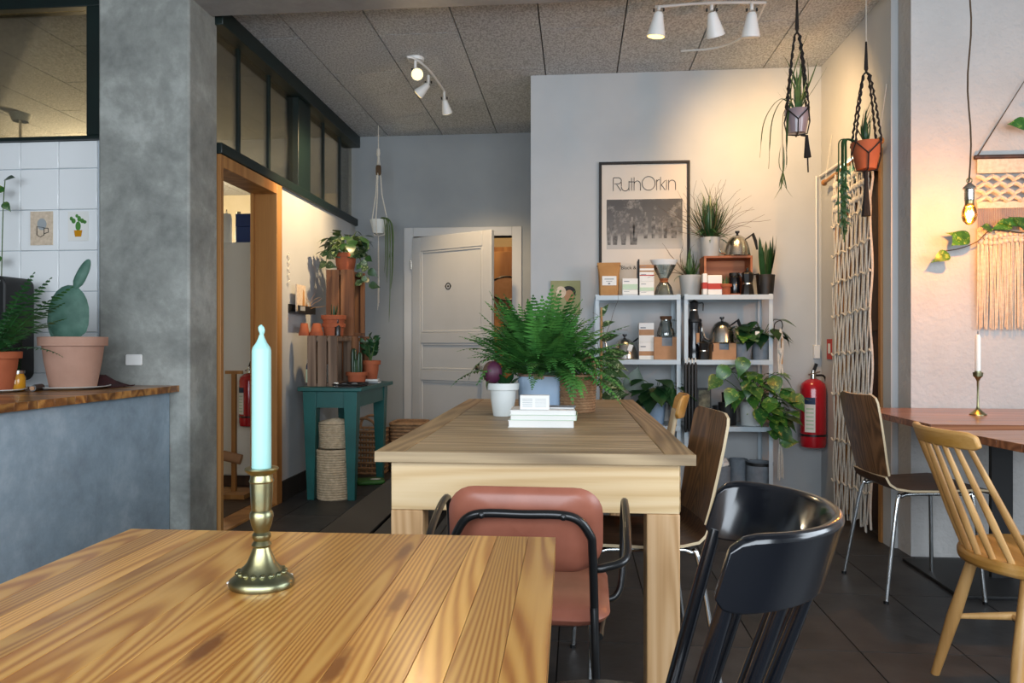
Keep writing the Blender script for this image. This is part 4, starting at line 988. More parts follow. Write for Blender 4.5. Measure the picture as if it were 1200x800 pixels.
# ================================================================== near table: candlestick and candle
p = atZ(306.5, 686, TZ)
t = thing('candlestick', 'aged brass candlestick with an oval foot on the pine table', 'candlestick', (p.x, p.y, TZ))
MB().lathe([(.040, 0), (.0415, .004), (.040, .009), (.036, .012), (.030, .017), (.0185, .030), (.0125, .044), (.0105, .050)], 36, (0, 0, 0), 1, .86).ob('foot', MT['brass'], t)
for k in range(16):
    a = 2*math.pi*k/16; MB().sphere((.029*math.cos(a), .0249*math.sin(a), .0185), .0042, 8, .7).ob('leaf_relief', MT['brass'], t)
MB().lathe([(.0105, .050), (.0125, .053), (.0105, .056), (.009, .058), (.0115, .062), (.0115, .066), (.009, .069), (.0125, .078), (.0148, .088), (.0142, .094), (.0120, .097), (.0125, .100), (.0138, .118), (.0142, .132)], 28).ob('stem', MT['brass'], t)
MB().lathe([(.0142, .132), (.0155, .134), (.0142, .137), (.0135, .142), (.0205, .1475), (.0212, .1495), (.0205, .151), (.013, .151), (.0128, .148)], 28).ob('drip_pan', MT['brass'], t)
t = thing('taper_candle', 'unlit pale mint candle standing in the brass candlestick', 'candle', (p.x, p.y, TZ+.1485))
P = [(.0122, 0), (.0122, .150)]
MB().lathe([(.0122, 0), (.0124, .004), (.0122, .152), (.0112, .156), (.0070, .162), (.0042, .168), (.003, .172)], 10).ob('wax', MT['wax'], t)
MB().tube(curve_pts([(0, 0, .170), (.0005, 0, .176), (-.0005, 0, .182), (0, 0, .185)], 3), [.0025, .0025, .003, .0038, .0042, .004, .0036, .003, .002, .001], 7).ob('wick', MT['wax'], t)
# crumbs of wax beside the foot
for i, (px, py, lab) in enumerate(((268, 684, 'crumb of white wax left of the candlestick foot'), (341, 674, 'crumb of white wax right of the candlestick foot'))):
    q = atZ(px, py, TZ); o = MB().sphere((0, 0, 0), .003, 6, .5).ob('wax_crumb', MT['waxw'], None, (q.x, q.y, TZ+.0014)); tag(o, lab, 'wax', 'wax crumbs')
# ================================================================== long table: pots, books
FZ = TZ+.0005
def sqpot(t, m, w0, w1, h):
    mb = MB(); r0, r1 = rrect(w0, w0, .025, 4), rrect(w1, w1, .025, 4); ri = rrect(w1-.018, w1-.018, .018, 4); k = len(r0)
    vs = [(a, b, 0) for a, b in r0]+[(a, b, h) for a, b in r1]+[(a, b, h) for a, b in ri]+[(a, b, h-.03) for a, b in ri]
    fs = [tuple(range(k-1, -1, -1))]
    for q in range(3): fs += [(q*k+i, q*k+(i+1) % k, (q+1)*k+(i+1) % k, (q+1)*k+i) for i in range(k)]
    mb.add(vs, fs).ob('pot', m, t); MB().prism([(a*1.0, b*1.0) for a, b in ri], h-.025, h-.02).ob('soil', MT['soil'], t)
fc = atZ(633, 479, FZ); fY = 3.40; fX = atY(633, 470, fY).x
t = thing('potted_fern', 'big bushy fern in a pale blue square pot on the long oak table', 'plant', (fX, fY, FZ))
sqpot(t, MT['bluepot'], .185, .195, .16)
MB().lathe([(.10, .150), (.10, .172), (.09, .172), (.088, .155)], 28, cap=False).ob('inner_pot', MT['terrap'], t)
fern(t, (0, 0, .155), 120, .24, .40, (0, 360), (12, 84), 17, FR, .08, zmin=.10)
fern(t, (0, 0, .15), 90, .28, .43, (0, 360), (48, 88), 27, FR[:3], .10, zmin=.10)
fern(t, (.03, -.02, .155), 30, .28, .40, (-80, 30), (5, 50), 18, FR, .05)
fern(t, (0, -.03, .155), 14, .24, .34, (185, 300), (20, 60), 19, FR, .05, zmin=.11)
q = Vector((fX, fY, FZ))
for (px, py, k) in ((552, 415, 1), (560, 385, 1), (585, 352, 0), (605, 345, 0), (640, 338, 0), (668, 350, 0), (692, 480, 4), (700, 440, 2), (575, 440, 2)):
    d = atY(px, py, fY-.05)-q-Vector((0, 0, .155)); o = put(FR[min(k, 2)], 'frond', t); orient(o, (0, 0, .155), d+Vector((0, 0, .10*min(k, 2))), (0, 0, 1), (d.length*1.05,)*3)
wY = 3.16; wX = atY(589.5, 480, wY).x
t = thing('potted_bulb', 'white flower pot with a purple and green bulb plant beside the fern', 'plant', (wX, wY, FZ))
pot(t, MT['wpot'], .042, .064, .140, .028)
MB().sphere((-.045, -.01, .185), .045, 14, 1.1, .95, .8).ob('bulb', mat('purple_bulb', '#4a1b35', '#76703f', .5, vs=7, contrast=(.5, .68)), t)
for k in range(4): leaf(t, 'oval', (-.01+.015*k, 0, .13), (-.5+.4*k, -.4, .9), .075)
leaf(t, 'stripe', (-.05, -.02, .17), (-.5, -.3, -.6), .06)
bY = 3.36; bX = atY(676, 470, bY).x
t = thing('woven_basket', 'pale woven basket with a handle behind the blue fern pot', 'basket', (bX, bY, FZ))
weave(.075, .085, .17, 14, rs=.0072).ob('weave', MT['wickerb'], t); MB().lathe([(.0001, .004), (.07, .004), (.08, .16)], 24, cap=False).ob('liner', MT['wickerb'], t)
MB().tube(curve_pts([(.02, 0, .16), (.03, 0, .23), (.05, 0, .25), (.075, 0, .22), (.082, 0, .16)], 5), .008, 6).ob('handle', MT['wickerb'], t)
t = thing('calathea', 'striped leafy plant tied to a bamboo cane behind the long oak table', 'plant', (atY(704, 470, 4.38).x, 4.38, 0))
pot(t, MT['gpot'], .09, .125, .26)
MB().cyl((0, 0, .2), (.004, 0, 1.27), .0075, n=8).ob('cane', MT['cane'], t)
for (dx, dz, L, vx, vz) in ((.01, .99, .17, .9, .1), (.01, .96, .15, .8, -.1), (0, 1.08, .12, .7, .2), (.01, .86, .17, .7, -.35), (.01, .83, .16, .9, -.6), (0, 1.16, .09, .6, .3), (0, .93, .14, -.7, .3), (.01, .90, .15, .8, .0), (0, 1.22, .08, .3, .7), (0, .75, .18, .8, .1), (0, .6, .18, -.7, .1), (0, .5, .2, .6, .3), (0, .4, .2, -.3, .6)):
    MB().tube([(0, 0, dz-.06), (dx, 0, dz)], .003, 5).ob('leaf_stalk', MT['gstem'], t); leaf(t, 'stripe', (dx, 0, dz), (vx, -.35, vz), L, up=(0, -.8, .6), w=1.05)
twigs(t, (0, .01, .95), 3, .45, 61, (.05, 0))
# books and small box
bz = FZ
for k, (px0, px1, h, m_, lab) in enumerate(((595, 672, .026, 'paper', 'bottom white book of the stack on the long oak table'), (598, 676, .020, 'mint', 'middle book with a pale green spine on the long oak table'), (597, 674, .017, 'paper', 'upper white book of the stack under the small card box'))):
    yb = 2.72; a, b = atY(px0, 500, yb), atY(px1, 500, yb); w = b.x-a.x; d = .17
    t = thing('book', lab, 'book', ((a.x+b.x)/2, yb+d/2, bz), R((.5, -1, 1.2)[k]), 'white books stacked on the long table')
    MB().bb(-w/2+.003, w/2-.002, -d/2+.002, d/2-.002, .002, h-.002).ob('pages', MT['paper'], t)
    MB().bb(-w/2, w/2, -d/2, d/2, 0, .002).bb(-w/2, w/2, -d/2, d/2, h-.002, h).bb(w/2-.002, w/2, -d/2, d/2, 0, h).ob('cover', MT[m_], t); bz += h+.0003
a = atY(669, 480, 2.80)
t = thing('notebook', 'thin dark grey notebook lying on the stack of white books', 'book', (a.x-.07, 2.83, bz), R(-3)); MB().bb(-.085, .085, -.045, .045, 0, .006).ob('cover', MT['felt'], t); MB().bb(-.083, .084, -.046, .044, .0015, .0045).ob('pages', MT['paper'], t)
a, b = atY(609.5, 480, 2.745), atY(643.5, 464, 2.745)
t = thing('card_box', 'small white printed card box standing on the book stack', 'box', ((a.x+b.x)/2, 2.765, bz+.0065)); w, h = b.x-a.x, .052
t.location.z = bz+.0002; t.location.x -= .0
MB().bb(-w/2, w/2, -.02, .02, 0, h).ob('box', MT['paper'], t)
pr = MB()
for k in range(5): pr.bb(-w*.42, -w*.08, -.0206, -.02, h*(.2+.13*k), h*(.235+.13*k)); pr.bb(w*.02, w*.40, -.0206, -.02, h*(.2+.13*k), h*(.225+.13*k))
pr.ob('fine_print', MT['gpot'], t)
# ================================================================== poster and little painting on the back wall
a, b = atY(702, 190, YB-.02), atY(808.5, 346, YB-.02); PW = b.x-a.x; PZ1 = a.z; PZ0 = SZ[3]+.001; PXc = (a.x+b.x)/2; PH = PZ1-PZ0
t = thing('framed_poster', 'black framed exhibition poster standing on the shelf against the back wall', 'poster', (PXc, YB-.004, PZ0))
fw = .018
MB().bb(-PW/2, PW/2, -.022, 0, 0, fw).bb(-PW/2, PW/2, -.022, 0, PH-fw, PH).bb(-PW/2, -PW/2+fw, -.022, 0, fw, PH-fw).bb(PW/2-fw, PW/2, -.022, 0, fw, PH-fw).ob('frame', MT['ink'], t, bevel=.002)
MB().bb(-PW/2+fw, PW/2-fw, -.008, -.002, fw, PH-fw).ob('paper_sheet', mat('poster_paper', '#d9d0c4', '#d3c9bc', .8, vs=3), t)
px2m = PW/106.5
def pp(px, py): return ((px-755.25)*px2m, (346-py)*px2m*PH/(156*px2m))
# stand-in street photograph: soft grey masses only
N = NT('grey_street_print'); co_ = N.coords((9, 1, 9)); g = N.noise(co_, 1.3, 6, .65)
sx_ = N.n('ShaderNodeSeparateXYZ', {0: N.n('ShaderNodeTexCoord').outputs['Object']}); hgt = N.math('MULTIPLY', N.math('SUBTRACT', sx_.outputs[2], pp(0, 290)[1]), 1.0)
low = N.ramp(N.math('ADD', hgt, N.math('MULTIPLY', N.math('SUBTRACT', g, .5), .05)), [(.02, '#b4b0aa'), (.085, '#98958f'), (.11, '#6a6867'), (.3, '#4e4d4d')])
N.set('Base Color', N.mix(N.ramp(g, [(.52, 0.0), (.66, .55)]), low, lin('#b4b0aa'))); N.set('Roughness', .7); GP = N.mat
x0, z0 = pp(711, 290); x1, z1 = pp(800, 233)
MB().bb(x0, x1, -.0088, -.008, z0, z1).ob('photo_print', GP, t)
fg = MB()
for (px, hh, ww) in ((714, 27, 5), (721, 33, 7), (731, 22, 7), (741, 36, 6), (745, 33, 5), (757, 34, 6), (766, 28, 5), (774, 26, 5), (780, 27, 5), (790, 30, 8)):
    cx, cz = pp(px, 285 if px < 750 else 278); hm = hh*px2m*.92; wm = ww*px2m
    fg.prism([(cx-wm*.35, cz), (cx-wm*.5, cz+hm*.55), (cx-wm*.4, cz+hm*.82), (cx-wm*.18, cz+hm*.86), (cx-wm*.15, cz+hm), (cx+wm*.15, cz+hm), (cx+wm*.18, cz+hm*.86), (cx+wm*.4, cz+hm*.82), (cx+wm*.5, cz+hm*.55), (cx+wm*.35, cz)], -.0092, -.0086, 'y')
fg.ob('printed_shapes', mat('print_grey', '#8d8a86', '#3a3939', .7, vs=30), t)
lt_ = MB()
def stroke(pts, r=.0056): lt_.tube([(x, -.0085, z) for x, z in pts], r, 5, flat=.4)
def seg(ax, ay, bx, by): stroke([pp(ax, ay), pp(bx, by)])
def arcp(cx, cy, rx, ry, a0, a1, n=14): stroke([pp(cx+rx*math.cos(R(a0+(a1-a0)*i/n)), cy-ry*math.sin(R(a0+(a1-a0)*i/n))) for i in range(n+1)])
seg(719, 223, 719, 208); seg(719, 208, 724, 208); arcp(724, 211.5, 4.5, 3.6, 90, -90); seg(724, 215, 720.5, 215); seg(723, 216, 728, 223)            # R
seg(728.5, 213, 728.5, 218); arcp(733, 218.5, 4.5, 4.8, 180, 360); seg(737.5, 223, 737.5, 212)                                                     # u
seg(740.5, 223, 740.5, 208.5); seg(737, 213, 744, 213)                                                                                            # t
seg(743.5, 223, 743.5, 208); arcp(747.2, 216, 3.7, 4, 180, 0); seg(750.9, 216, 750.9, 223)                                                          # h
arcp(760.5, 215, 7.6, 7.8, 0, 360, 28)                                                                                                           # O
seg(770, 223, 770, 211); arcp(773, 214.5, 3, 3.4, 180, 80)                                                                                       # r
seg(774.5, 223, 774.5, 208); seg(780, 212, 775, 217.5); seg(775.5, 217, 780, 223)                                                                 # k
seg(781.5, 223, 781.5, 211.5)                                                                                                                    # i
seg(784, 223, 784, 211.5); arcp(788, 216, 4, 4.2, 180, 0); seg(792, 216, 792, 223)                                                                # n
lt_.ob('title_lettering', MT['ink'], t)
def text(par, s, size, loc, m, name='lettering', ext=.0003):
    c = bpy.data.curves.new(name, 'FONT'); c.body = s; c.size = size; c.extrude = ext; c.materials.append(m)
    tmp = bpy.data.objects.new(name, c); COL.objects.link(tmp); bpy.context.view_layer.update()
    me = bpy.data.meshes.new_from_object(tmp.evaluated_get(bpy.context.evaluated_depsgraph_get())); bpy.data.objects.remove(tmp); bpy.data.curves.remove(c)
    o = put(me, name, par, loc); o.rotation_euler = (R(90), 0, 0); return o
x_, z_ = pp(728, 313); text(t, 'Black &', .034, (x_, -.0086, z_), MT['ink'])
a, b = atY(645.5, 329, YB-.01), atY(680, 368, YB-.01)
t = thing('small_painting', 'small olive painting of a dark haired figure on the back wall behind the fern', 'painting', ((a.x+b.x)/2, YB-.002, b.z)); w, h = b.x-a.x, a.z-b.z
MB().bb(-w/2, w/2, -.018, 0, 0, h).ob('canvas', MT['olive'], t)
def blob(cx, cz, rx, rz, y): return MB().prism([(cx+rx*math.cos(R(a)), cz+rz*math.sin(R(a))) for a in range(0, 360, 20)], -.0185-y, -.018, 'y')
blob(.02, .66*h, .05, .042, 0).ob('painted_hair', MT['ink'], t); blob(.025, .54*h, .034, .042, .001).ob('painted_face', MT['card'], t); blob(-.032, .66*h, .036, .040, .002).ob('painted_flower', MT['cream'], t)
# ================================================================== things on the shelves
ST = [z+.0005 for z in SZ]; m_px = 4.93/870
def on(px, Y, k): return Vector((atY(px, 400, Y).x, Y, ST[k]))
# coffee pouch
t = thing('coffee_pouch', 'brown kraft coffee pouch with a white label on the left top shelf', 'bag', on(713.5, 4.90, 3))
mb = MB(); n = 16; L = [(.062, .040, 0), (.064, .042, .02), (.066, .040, .08), (.070, .028, .15), (.077, .008, .198), (.078, .004, .222)]
for rx, ry, z in L:
    for i in range(n):
        a = 2*math.pi*i/n; e = (abs(math.cos(a))**5+abs(math.sin(a))**5)**(-1/5); mb.v.append((rx*e*math.cos(a)*.98, ry*e*math.sin(a), z))
for q in range(len(L)-1):
    for i in range(n): mb.f.append([q*n+i, q*n+(i+1) % n, (q+1)*n+(i+1) % n, (q+1)*n+i]); mb.m.append(0)
mb.f += [list(range(n-1, -1, -1)), list(range((len(L)-1)*n, len(L)*n))]; mb.m += [0, 0]
mb.ob('pouch', MT['kraft'], t); lb_ = MB().bb(-.045, .047, -.044, -.0415, .07, .13).ob('label', MT['paper'], t); MB().bb(-.03, .03, -.0446, -.044, .108, .113).bb(-.02, .02, -.0446, -.044, .095, .098).bb(-.007, .007, -.0446, -.044, .076, .086).ob('label_print', MT['felt'], lb_)
MB().bb(-.079, .079, -.006, .006, .196, .202).ob('seal_fold', MT['stem'], t)
def cardbox(label, loc, w, d, h, m, bands=((.35, .6, 'mint'),), name='coffee_box', grp='printed coffee boxes', rz=0):
    t = thing(name, label, 'box', loc, rz, grp)
    ct = MB().bb(-w/2, w/2, -d/2, d/2, 0, h).ob('carton', m, t, bevel=.0015)
    for a, b, mm in bands: MB().bb(-w/2+.0005, w/2-.0005, -d/2-.0008, -d/2, h*a, h*b).ob('printed_band', MT[mm], ct)
    MB().bb(-w*.4, -w*.05, -d/2-.001, -d/2, h*.72, h*.78).ob('printed_line', MT['felt'], ct); return t
q = on(738, 4.88, 3)
for k, (h, b, lab) in enumerate(((.038, ((.2, .3, 'gpot'),), 'flat white box at the bottom of the low pair beside the coffee pouch'), (.075, ((.05, .5, 'mint'),), 'white box with a mint band on top of the low pair'))):
    cardbox(lab, q+Vector((0, 0, .0385*k)), .098, .06, h, MT['paper'], b)
q = on(757.5, 4.89, 3); zz = 0
for h, b, m_, lab in ((.03, (), 'paper', 'lowest thin white box of the tall stack behind the filter cone'), (.062, ((.05, .4, 'mint'),), 'paper', 'white box with a mint stripe in the middle of the tall stack'), (.062, ((.6, .7, 'redp'),), 'paper', 'white box with a red line near the top of the tall stack'), (.045, ((.2, .5, 'paper'),), 'card', 'brown box topping the tall stack before the poster')):
    cardbox(lab, q+Vector((0, .0, zz)), .092, .06, h, MT[m_], b); zz += h+.0006
t = thing('flat_bag', 'thin dark edged filter paper pack standing between the two box stacks', 'bag', on(747.7, 4.93, 3)); MB().bb(-.004, .004, -.05, .05, 0, .235).ob('sleeve', MT['felt'], t); MB().bb(-.0055, .0055, -.0515, -.05, 0, .24).ob('binding', MT['ink'], t)
# pour over brewer with paper filter
t = thing('pour_over_brewer', 'glass pour over brewer with an open paper filter before the poster', 'brewer', on(778, 4.90, 3))
MB().lathe([(.058, .002), (.062, .01), (.05, .06), (.022, .10), (.05, .15), (.078, .20), (.076, .20), (.048, .15), (.020, .10), (.048, .06), (.058, .012)], 28, cap=False).ob('glass', MT['jar'], t)
MB().lathe([(.004, .088), (.05, .16), (.09, .235), (.088, .235), (.048, .162), (.003, .092)], 28, cap=False, sy=.75).ob('paper_filter', MT['paper'], t)
MB().lathe([(.027, .085), (.031, .092), (.024, .10), (.031, .11), (.026, .118)], 20, cap=False).ob('wooden_collar', MT['riser'], t)
MB().prism([(.011*math.cos(R(a)), .175+.019*math.sin(R(a))) for a in range(0, 360, 20)], -.056, -.054, 'y').ob('filter_mark', MT['gpot'], t)
t = thing('grey_pot_plant', 'mossy plant in a grey ceramic pot at the end of the left top shelf', 'plant', on(809, 4.92, 3)); t.location.x = on(809, 4.92, 3).x
pot(t, MT['gpot'], .056, .074, .135); blades(t, 'blade', (0, 0, .12), 60, .13, 1.6, 71, w=1.3); twigs(t, (-.02, 0, .12), 7, .30, 72, (-.5, 0)); fern(t, (0, 0, .12), 18, .06, .13, (0, 360), (5, 80), 73, FRD)
# wooden box used as a riser
a, b = on(823, 4.93, 3), on(879, 4.93, 3); RW = b.x-a.x
t = thing('wooden_box', 'open orange toned wooden box lying on the right shelf unit', 'box', ((a.x+b.x)/2, 4.95, ST[3])); RH = .255
MB().bb(-RW/2, RW/2, -.09, .09, RH-.014, RH).ob('top_board', MT['riser'], t, bevel=.001); MB().bb(-RW/2, RW/2, -.09, .09, 0, .012).ob('bottom_board', MT['riser'], t)
for s in (-1, 1): MB().bb(s*RW/2, s*(RW/2-.013), -.09, .09, .012, RH-.014).ob('side_board', MT['riser'], t)
MB().bb(-RW/2+.013, RW/2-.013, .078, .09, .012, RH-.014).ob('back_board', MT['riser'], t)
rz_ = ST[3]+RH+.0005
t = thing('grey_pot_plant', 'wispy grass in a pale grey pot on top of the wooden box', 'plant', (on(832, 4.93, 3).x, 4.93, rz_))
pot(t, MT['gpot'], .056, .066, .125); blades(t, 'bladed', (0, 0, .11), 130, .22, 1.0, 81, w=.7, az=(150, 390)); blades(t, 'blade', (0, 0, .11), 50, .26, 1.0, 84, w=.6, az=(150, 390)); fern(t, (0, 0, .11), 26, .08, .17, (160, 380), (15, 85), 86, FRD); twigs(t, (0, -.02, .11), 14, .42, 82, (.12, -.25)); twigs(t, (.02, -.02, .11), 6, .36, 83, (.9, -.3)); twigs(t, (-.02, -.02, .11), 8, .36, 85, (-.8, -.3))
def kettle(label, loc, s=1.0, m='steel'):
    t = thing('gooseneck_kettle', label, 'kettle', loc, 0, 'gooseneck kettles')
    MB().lathe([(.082*s, 0), (.086*s, .006*s), (.078*s, .05*s), (.066*s, .09*s), (.048*s, .122*s), (.026*s, .138*s), (.0001, .142*s)], 32).ob('body', MT[m], t)
    MB().lathe([(.008*s, .14*s), (.007*s, .152*s), (.015*s, .158*s), (.015*s, .168*s), (.0001, .17*s)], 16).ob('lid_knob', MT['black'], t)
    MB().tube(curve_pts([(-.075*s, 0, .02*s), (-.105*s, 0, .03*s), (-.12*s, 0, .07*s), (-.13*s, 0, .115*s), (-.15*s, 0, .125*s)], 5), [.008*s]*12+[.006*s]*9, 8).ob('spout', MT[m], t)
    MB().tube([(.055*s, 0, .115*s), (.075*s, 0, .128*s), (.10*s, 0, .148*s), (.118*s, 0, .10*s), (.128*s, 0, .045*s)], [.006*s, .008*s, .017*s, .016*s, .009*s], 8, flat=.7).ob('handle', MT['matte'], t)
    return t
kettle('gooseneck kettle on top of the orange toned wooden box', (on(864, 4.92, 3).x, 4.92, rz_), .98)
kettle('gooseneck kettle with a price tag on the left middle shelf', on(732, 4.93, 2), .98)
o = MB().box((0, 0, 0), (.028, .002, .042)).ob('price_tag', MT['paper'], None, tuple(on(738.5, 4.835, 2)+Vector((0, 0, .075)))); o.rotation_euler = (0, R(18), 0); tag(o, 'white paper tag hanging from the kettle handle on the left shelf', 'tag')
# red and white packs, small pot, jar and moka pots in the wooden box
for (px, w, h, lab, Y) in ((825.5, .028, .135, 'narrow red and white pack partly hidden by the grey pot', 4.80), (837, .088, .125, 'red and white paper pack before the wooden box', 4.81)):
    t = thing('paper_pack', lab, 'pack', on(px, Y, 3), 0, 'red and white packs')
    MB().bb(-w/2, w/2, -.025, .025, 0, h).ob('pack', MT['paper'], t, bevel=.004); MB().bb(-w/2-.0005, w/2+.0005, -.0256, .0256, h*.28, h*.58).ob('red_band', MT['redp'], t)
t = potplant('tiny_succulent', 'tiny succulent in a small orange terracotta pot on the right top shelf', on(850.5, 4.80, 3), MT['terra'], .026, .034, .068, .018); blades(t, 'blade', (0, 0, .05), 9, .07, .8, 91, w=2.4)
t = thing('coffee_jar', 'dark glass jar with a black lid inside the wooden box', 'jar', on(860.5, 4.90, 3)+Vector((0, 0, .0125))); MB().lathe([(.034, 0), (.037, .01), (.037, .10), (.03, .115)], 20).ob('body', MT['blackp'], t); MB().lathe([(.033, .115), (.033, .135), (.0001, .137)], 20).ob('lid', MT['matte'], t)
def moka(label, loc, s=1.0, grp='black moka pots'):
    t = thing('moka_pot', label, 'coffee pot', loc, 0, grp)
    MB().lathe([(.046*s, 0), (.046*s, .006*s), (.036*s, .065*s), (.034*s, .072*s)], 8).ob('boiler', MT['black'], t, smooth=20)
    MB().lathe([(.035*s, .072*s), (.036*s, .08*s), (.035*s, .084*s)], 20).ob('waist_ring', MT['steel'], t)
    MB().lathe([(.034*s, .084*s), (.043*s, .145*s), (.04*s, .150*s), (.012*s, .168*s)], 8).ob('jug', MT['black'], t, smooth=20)
    MB().lathe([(.007*s, .166*s), (.010*s, .18*s), (.006*s, .19*s)], 10).ob('lid_knob', MT['matte'], t)
    MB().tube([(.036*s, 0, .14*s), (.075*s, 0, .145*s), (.082*s, 0, .135*s), (.08*s, 0, .07*s)], [.006*s, .007*s, .007*s, .005*s], 8, flat=.8).ob('handle', MT['matte'], t)
    MB().prism([(-.038*s, .12*s), (-.062*s, .15*s), (-.04*s, .15*s)], -.008*s, .008*s, 'y').ob('spout', MT['black'], t)
    return t
moka('black moka pot beside the snake plant on the right top shelf', on(876, 4.83, 3), .92)
t = potplant('snake_plant', 'upright snake plant in a black pot at the right end of the top shelf', on(897, 4.92, 3), MT['matte'], .048, .060, .135)
q = random.Random(5)
for k in range(20):
    a = R(q.uniform(0, 360)); s = q.uniform(.02, .28); leaf(t, 'bladed', (.025*math.cos(a), .025*math.sin(a), .11), (math.cos(a)*s, math.sin(a)*s, 1), q.uniform(.2, .29), up=(math.cos(a), math.sin(a), 0), w=2.0, v=0)
# middle shelf
q = on(757, 4.90, 2); zz = 0
for h, b, lab in ((.11, ((.0, .22, 'paper'), (.22, .48, 'card')), 'lower printed box of the pair on the left middle shelf'), (.125, ((.1, .35, 'paper'), (.36, .66, 'card')), 'upper printed box of the pair on the left middle shelf')):
    cardbox(lab, q+Vector((0, 0, zz)), .096, .07, h, MT['paper'], b); zz += h+.0006
def notch_box(label, loc, w, h, d=.12):
    t = thing('cardboard_box', label, 'box', loc, 0, 'brown cardboard display boxes')
    MB().bb(-w/2, -w*.2, -d/2, -d/2+.004, 0, h).bb(w*.2, w/2, -d/2, -d/2+.004, 0, h).bb(-w*.2, w*.2, -d/2, -d/2+.004, 0, h*.6).ob('front_wall', MT['card'], t)
    MB().bb(-w/2, -w/2+.004, -d/2+.004, d/2, 0, h).bb(w/2-.004, w/2, -d/2+.004, d/2, 0, h).bb(-w/2, w/2, d/2-.004, d/2, 0, h).ob('side_wall', MT['card'], t)
    MB().bb(-w/2+.004, w/2-.004, -d/2+.02, d/2-.004, h-.004, h).ob('insert', MT['matte'], t); MB().bb(-w/2+.004, w/2-.004, -d/2+.018, -d/2+.02, 0, h-.004).ob('inner_wall', MT['felt'], t); return t
q = on(780.5, 4.90, 2); notch_box('brown cardboard box under the glass carafe', q, .165, .145)
t = thing('glass_carafe', 'glass carafe with a cork lid on the brown cardboard box', 'carafe', q+Vector((0, .008, .1455)))
MB().lathe([(.056, .001), (.060, .008), (.057, .03), (.042, .085), (.034, .105), (.036, .118), (.034, .118), (.032, .105), (.040, .085), (.055, .03), (.056, .01)], 28, cap=False).ob('glass', MT['jar'], t)
MB().lathe([(.032, .108), (.038, .12), (.038, .135), (.0001, .136)], 20).ob('cork_lid', MT['cork'], t)
MB().tube(curve_pts([(.034, 0, .11), (.066, 0, .105), (.075, 0, .07), (.07, 0, .03), (.056, 0, .02)], 4), .005, 8).ob('handle', MT['jar'], t)
q = on(846.5, 4.88, 2); notch_box('brown cardboard box under the steel kettle on the right shelf', q, .150, .105)
kettle('gooseneck kettle standing on the cardboard box on the right shelf', q+Vector((-.0, .012, .1055)), 1.0)
# tall black grinder with moka on top of it
q = on(816, 4.90, 2)
t = thing('coffee_grinder', 'tall black coffee grinder on the right middle shelf', 'grinder', q+Vector((-.015, 0, 0)))
MB().lathe([(.058, 0), (.06, .01), (.05, .05), (.045, .12), (.05, .20), (.052, .235), (.048, .24)], 24).ob('body', MT['blackp'], t); MB().lathe([(.048, .24), (.05, .25), (.046, .262)], 24).ob('lid', MT['matte'], t)
MB().bb(.006, .026, -.056, -.046, .10, .17).ob('label', MT['card'], t)
moka('black moka pot balanced on top of the tall grinder', q+Vector((-.015, 0, .2625)), .72)
moka('dark moka pot standing before the grinder on the right middle shelf', on(824.5, 4.815, 2), .72)
t = potplant('leafy_plant', 'dark leafed plant in a charcoal pot at the right of the middle shelf', on(893, 4.90, 2), MT['felt'], .055, .07, .125)
bush(t, 'darkheart', (0, 0, .12), 16, .15, .13, (5, 75), 101, az=(175, 365), rise=.03)
t = potplant('bowl_plant', 'low plant in a dark grey bowl beside the kettle on the right shelf', on(871, 4.86, 2), MT['felt'], .045, .058, .105); bush(t, 'darkheart', (0, 0, .1), 12, .12, .10, (10, 75), 102, az=(170, 300)); bush(t, 'pothos', (.0, -.03, .1), 5, .1, .10, (-30, 20), 103, az=(240, 300))
o = MB().box((0, 0, 0), (.026, .002, .03)).ob('plant_tag', MT['paper'], None, tuple(on(887.5, 4.80, 2)+Vector((0, 0, .165)))); tag(o, 'white square tag on the dark leafed plant', 'tag')
# lower shelves
t = potplant('pothos_plant', 'heart leafed plant in a pale blue pot on the left lower shelf', on(768, 4.92, 1), MT['bluepot'], .055, .07, .165)
bush(t, 'darkheart', (0, -.03, .16), 26, .19, .14, (-5, 45), 111, az=(175, 365), rise=.05); leaf(t, 'darkheart', (-.16, -.05, .20), (.25, 0, 1), .19, up=(0, -1, .2), v=0)
t = thing('patterned_book', 'black and white patterned book leaning at the end of the left lower shelf', 'book', on(791, 4.95, 1)); MB().box((0, 0, .11), (.02, .13, .22), ry=R(8)).ob('cover', mat('black_white_pattern', '#e8e6e0', '#1a1a1a', .7, vs=60, contrast=(.49, .51)), t)
# black candles hung between the units
q0 = atY(809.5, 420, 4.735)
for k, lab in enumerate(('leftmost of the long black candles hung between the shelf units', 'second of the long black candles hung between the shelf units', 'third of the long black candles hung between the shelf units', 'rightmost of the long black candles hung between the shelf units')):
    t = thing('dipped_candle', lab, 'candle', (q0.x-.030+.0205*k, 4.745, .50+.004*(k % 2)), 0, 'long black candles between the shelves')
    MB().lathe([(.005, 0), (.0102, .02), (.0100, .42), (.004, .436)], 10).ob('wax', MT['matte'], t); MB().tube([(0, 0, .436), (.002, 0, .45), (0, .012, .462)], .0028, 6).ob('wick', MT['waxw'], t)
t = thing('white_box', 'white carton under the small dark picture on the right lower shelf', 'box', on(826, 4.88, 1)); MB().bb(-.052, .052, -.04, .04, 0, .10).ob('carton', MT['paper'], t, bevel=.002); MB().bb(-.04, .04, -.041, -.04, .04, .06).ob('printed_band', MT['gpot'], t)
t = thing('framed_picture', 'small dark framed picture standing on the white carton', 'picture', on(825, 4.885, 1)+Vector((0, 0, .1005))); MB().bb(-.044, .044, -.008, .008, 0, .135).ob('frame', MT['matte'], t); MB().bb(-.036, .036, -.009, -.008, .012, .122).ob('print', mat('small_print', '#8e8a70', '#22221f', .7, vs=24), t)
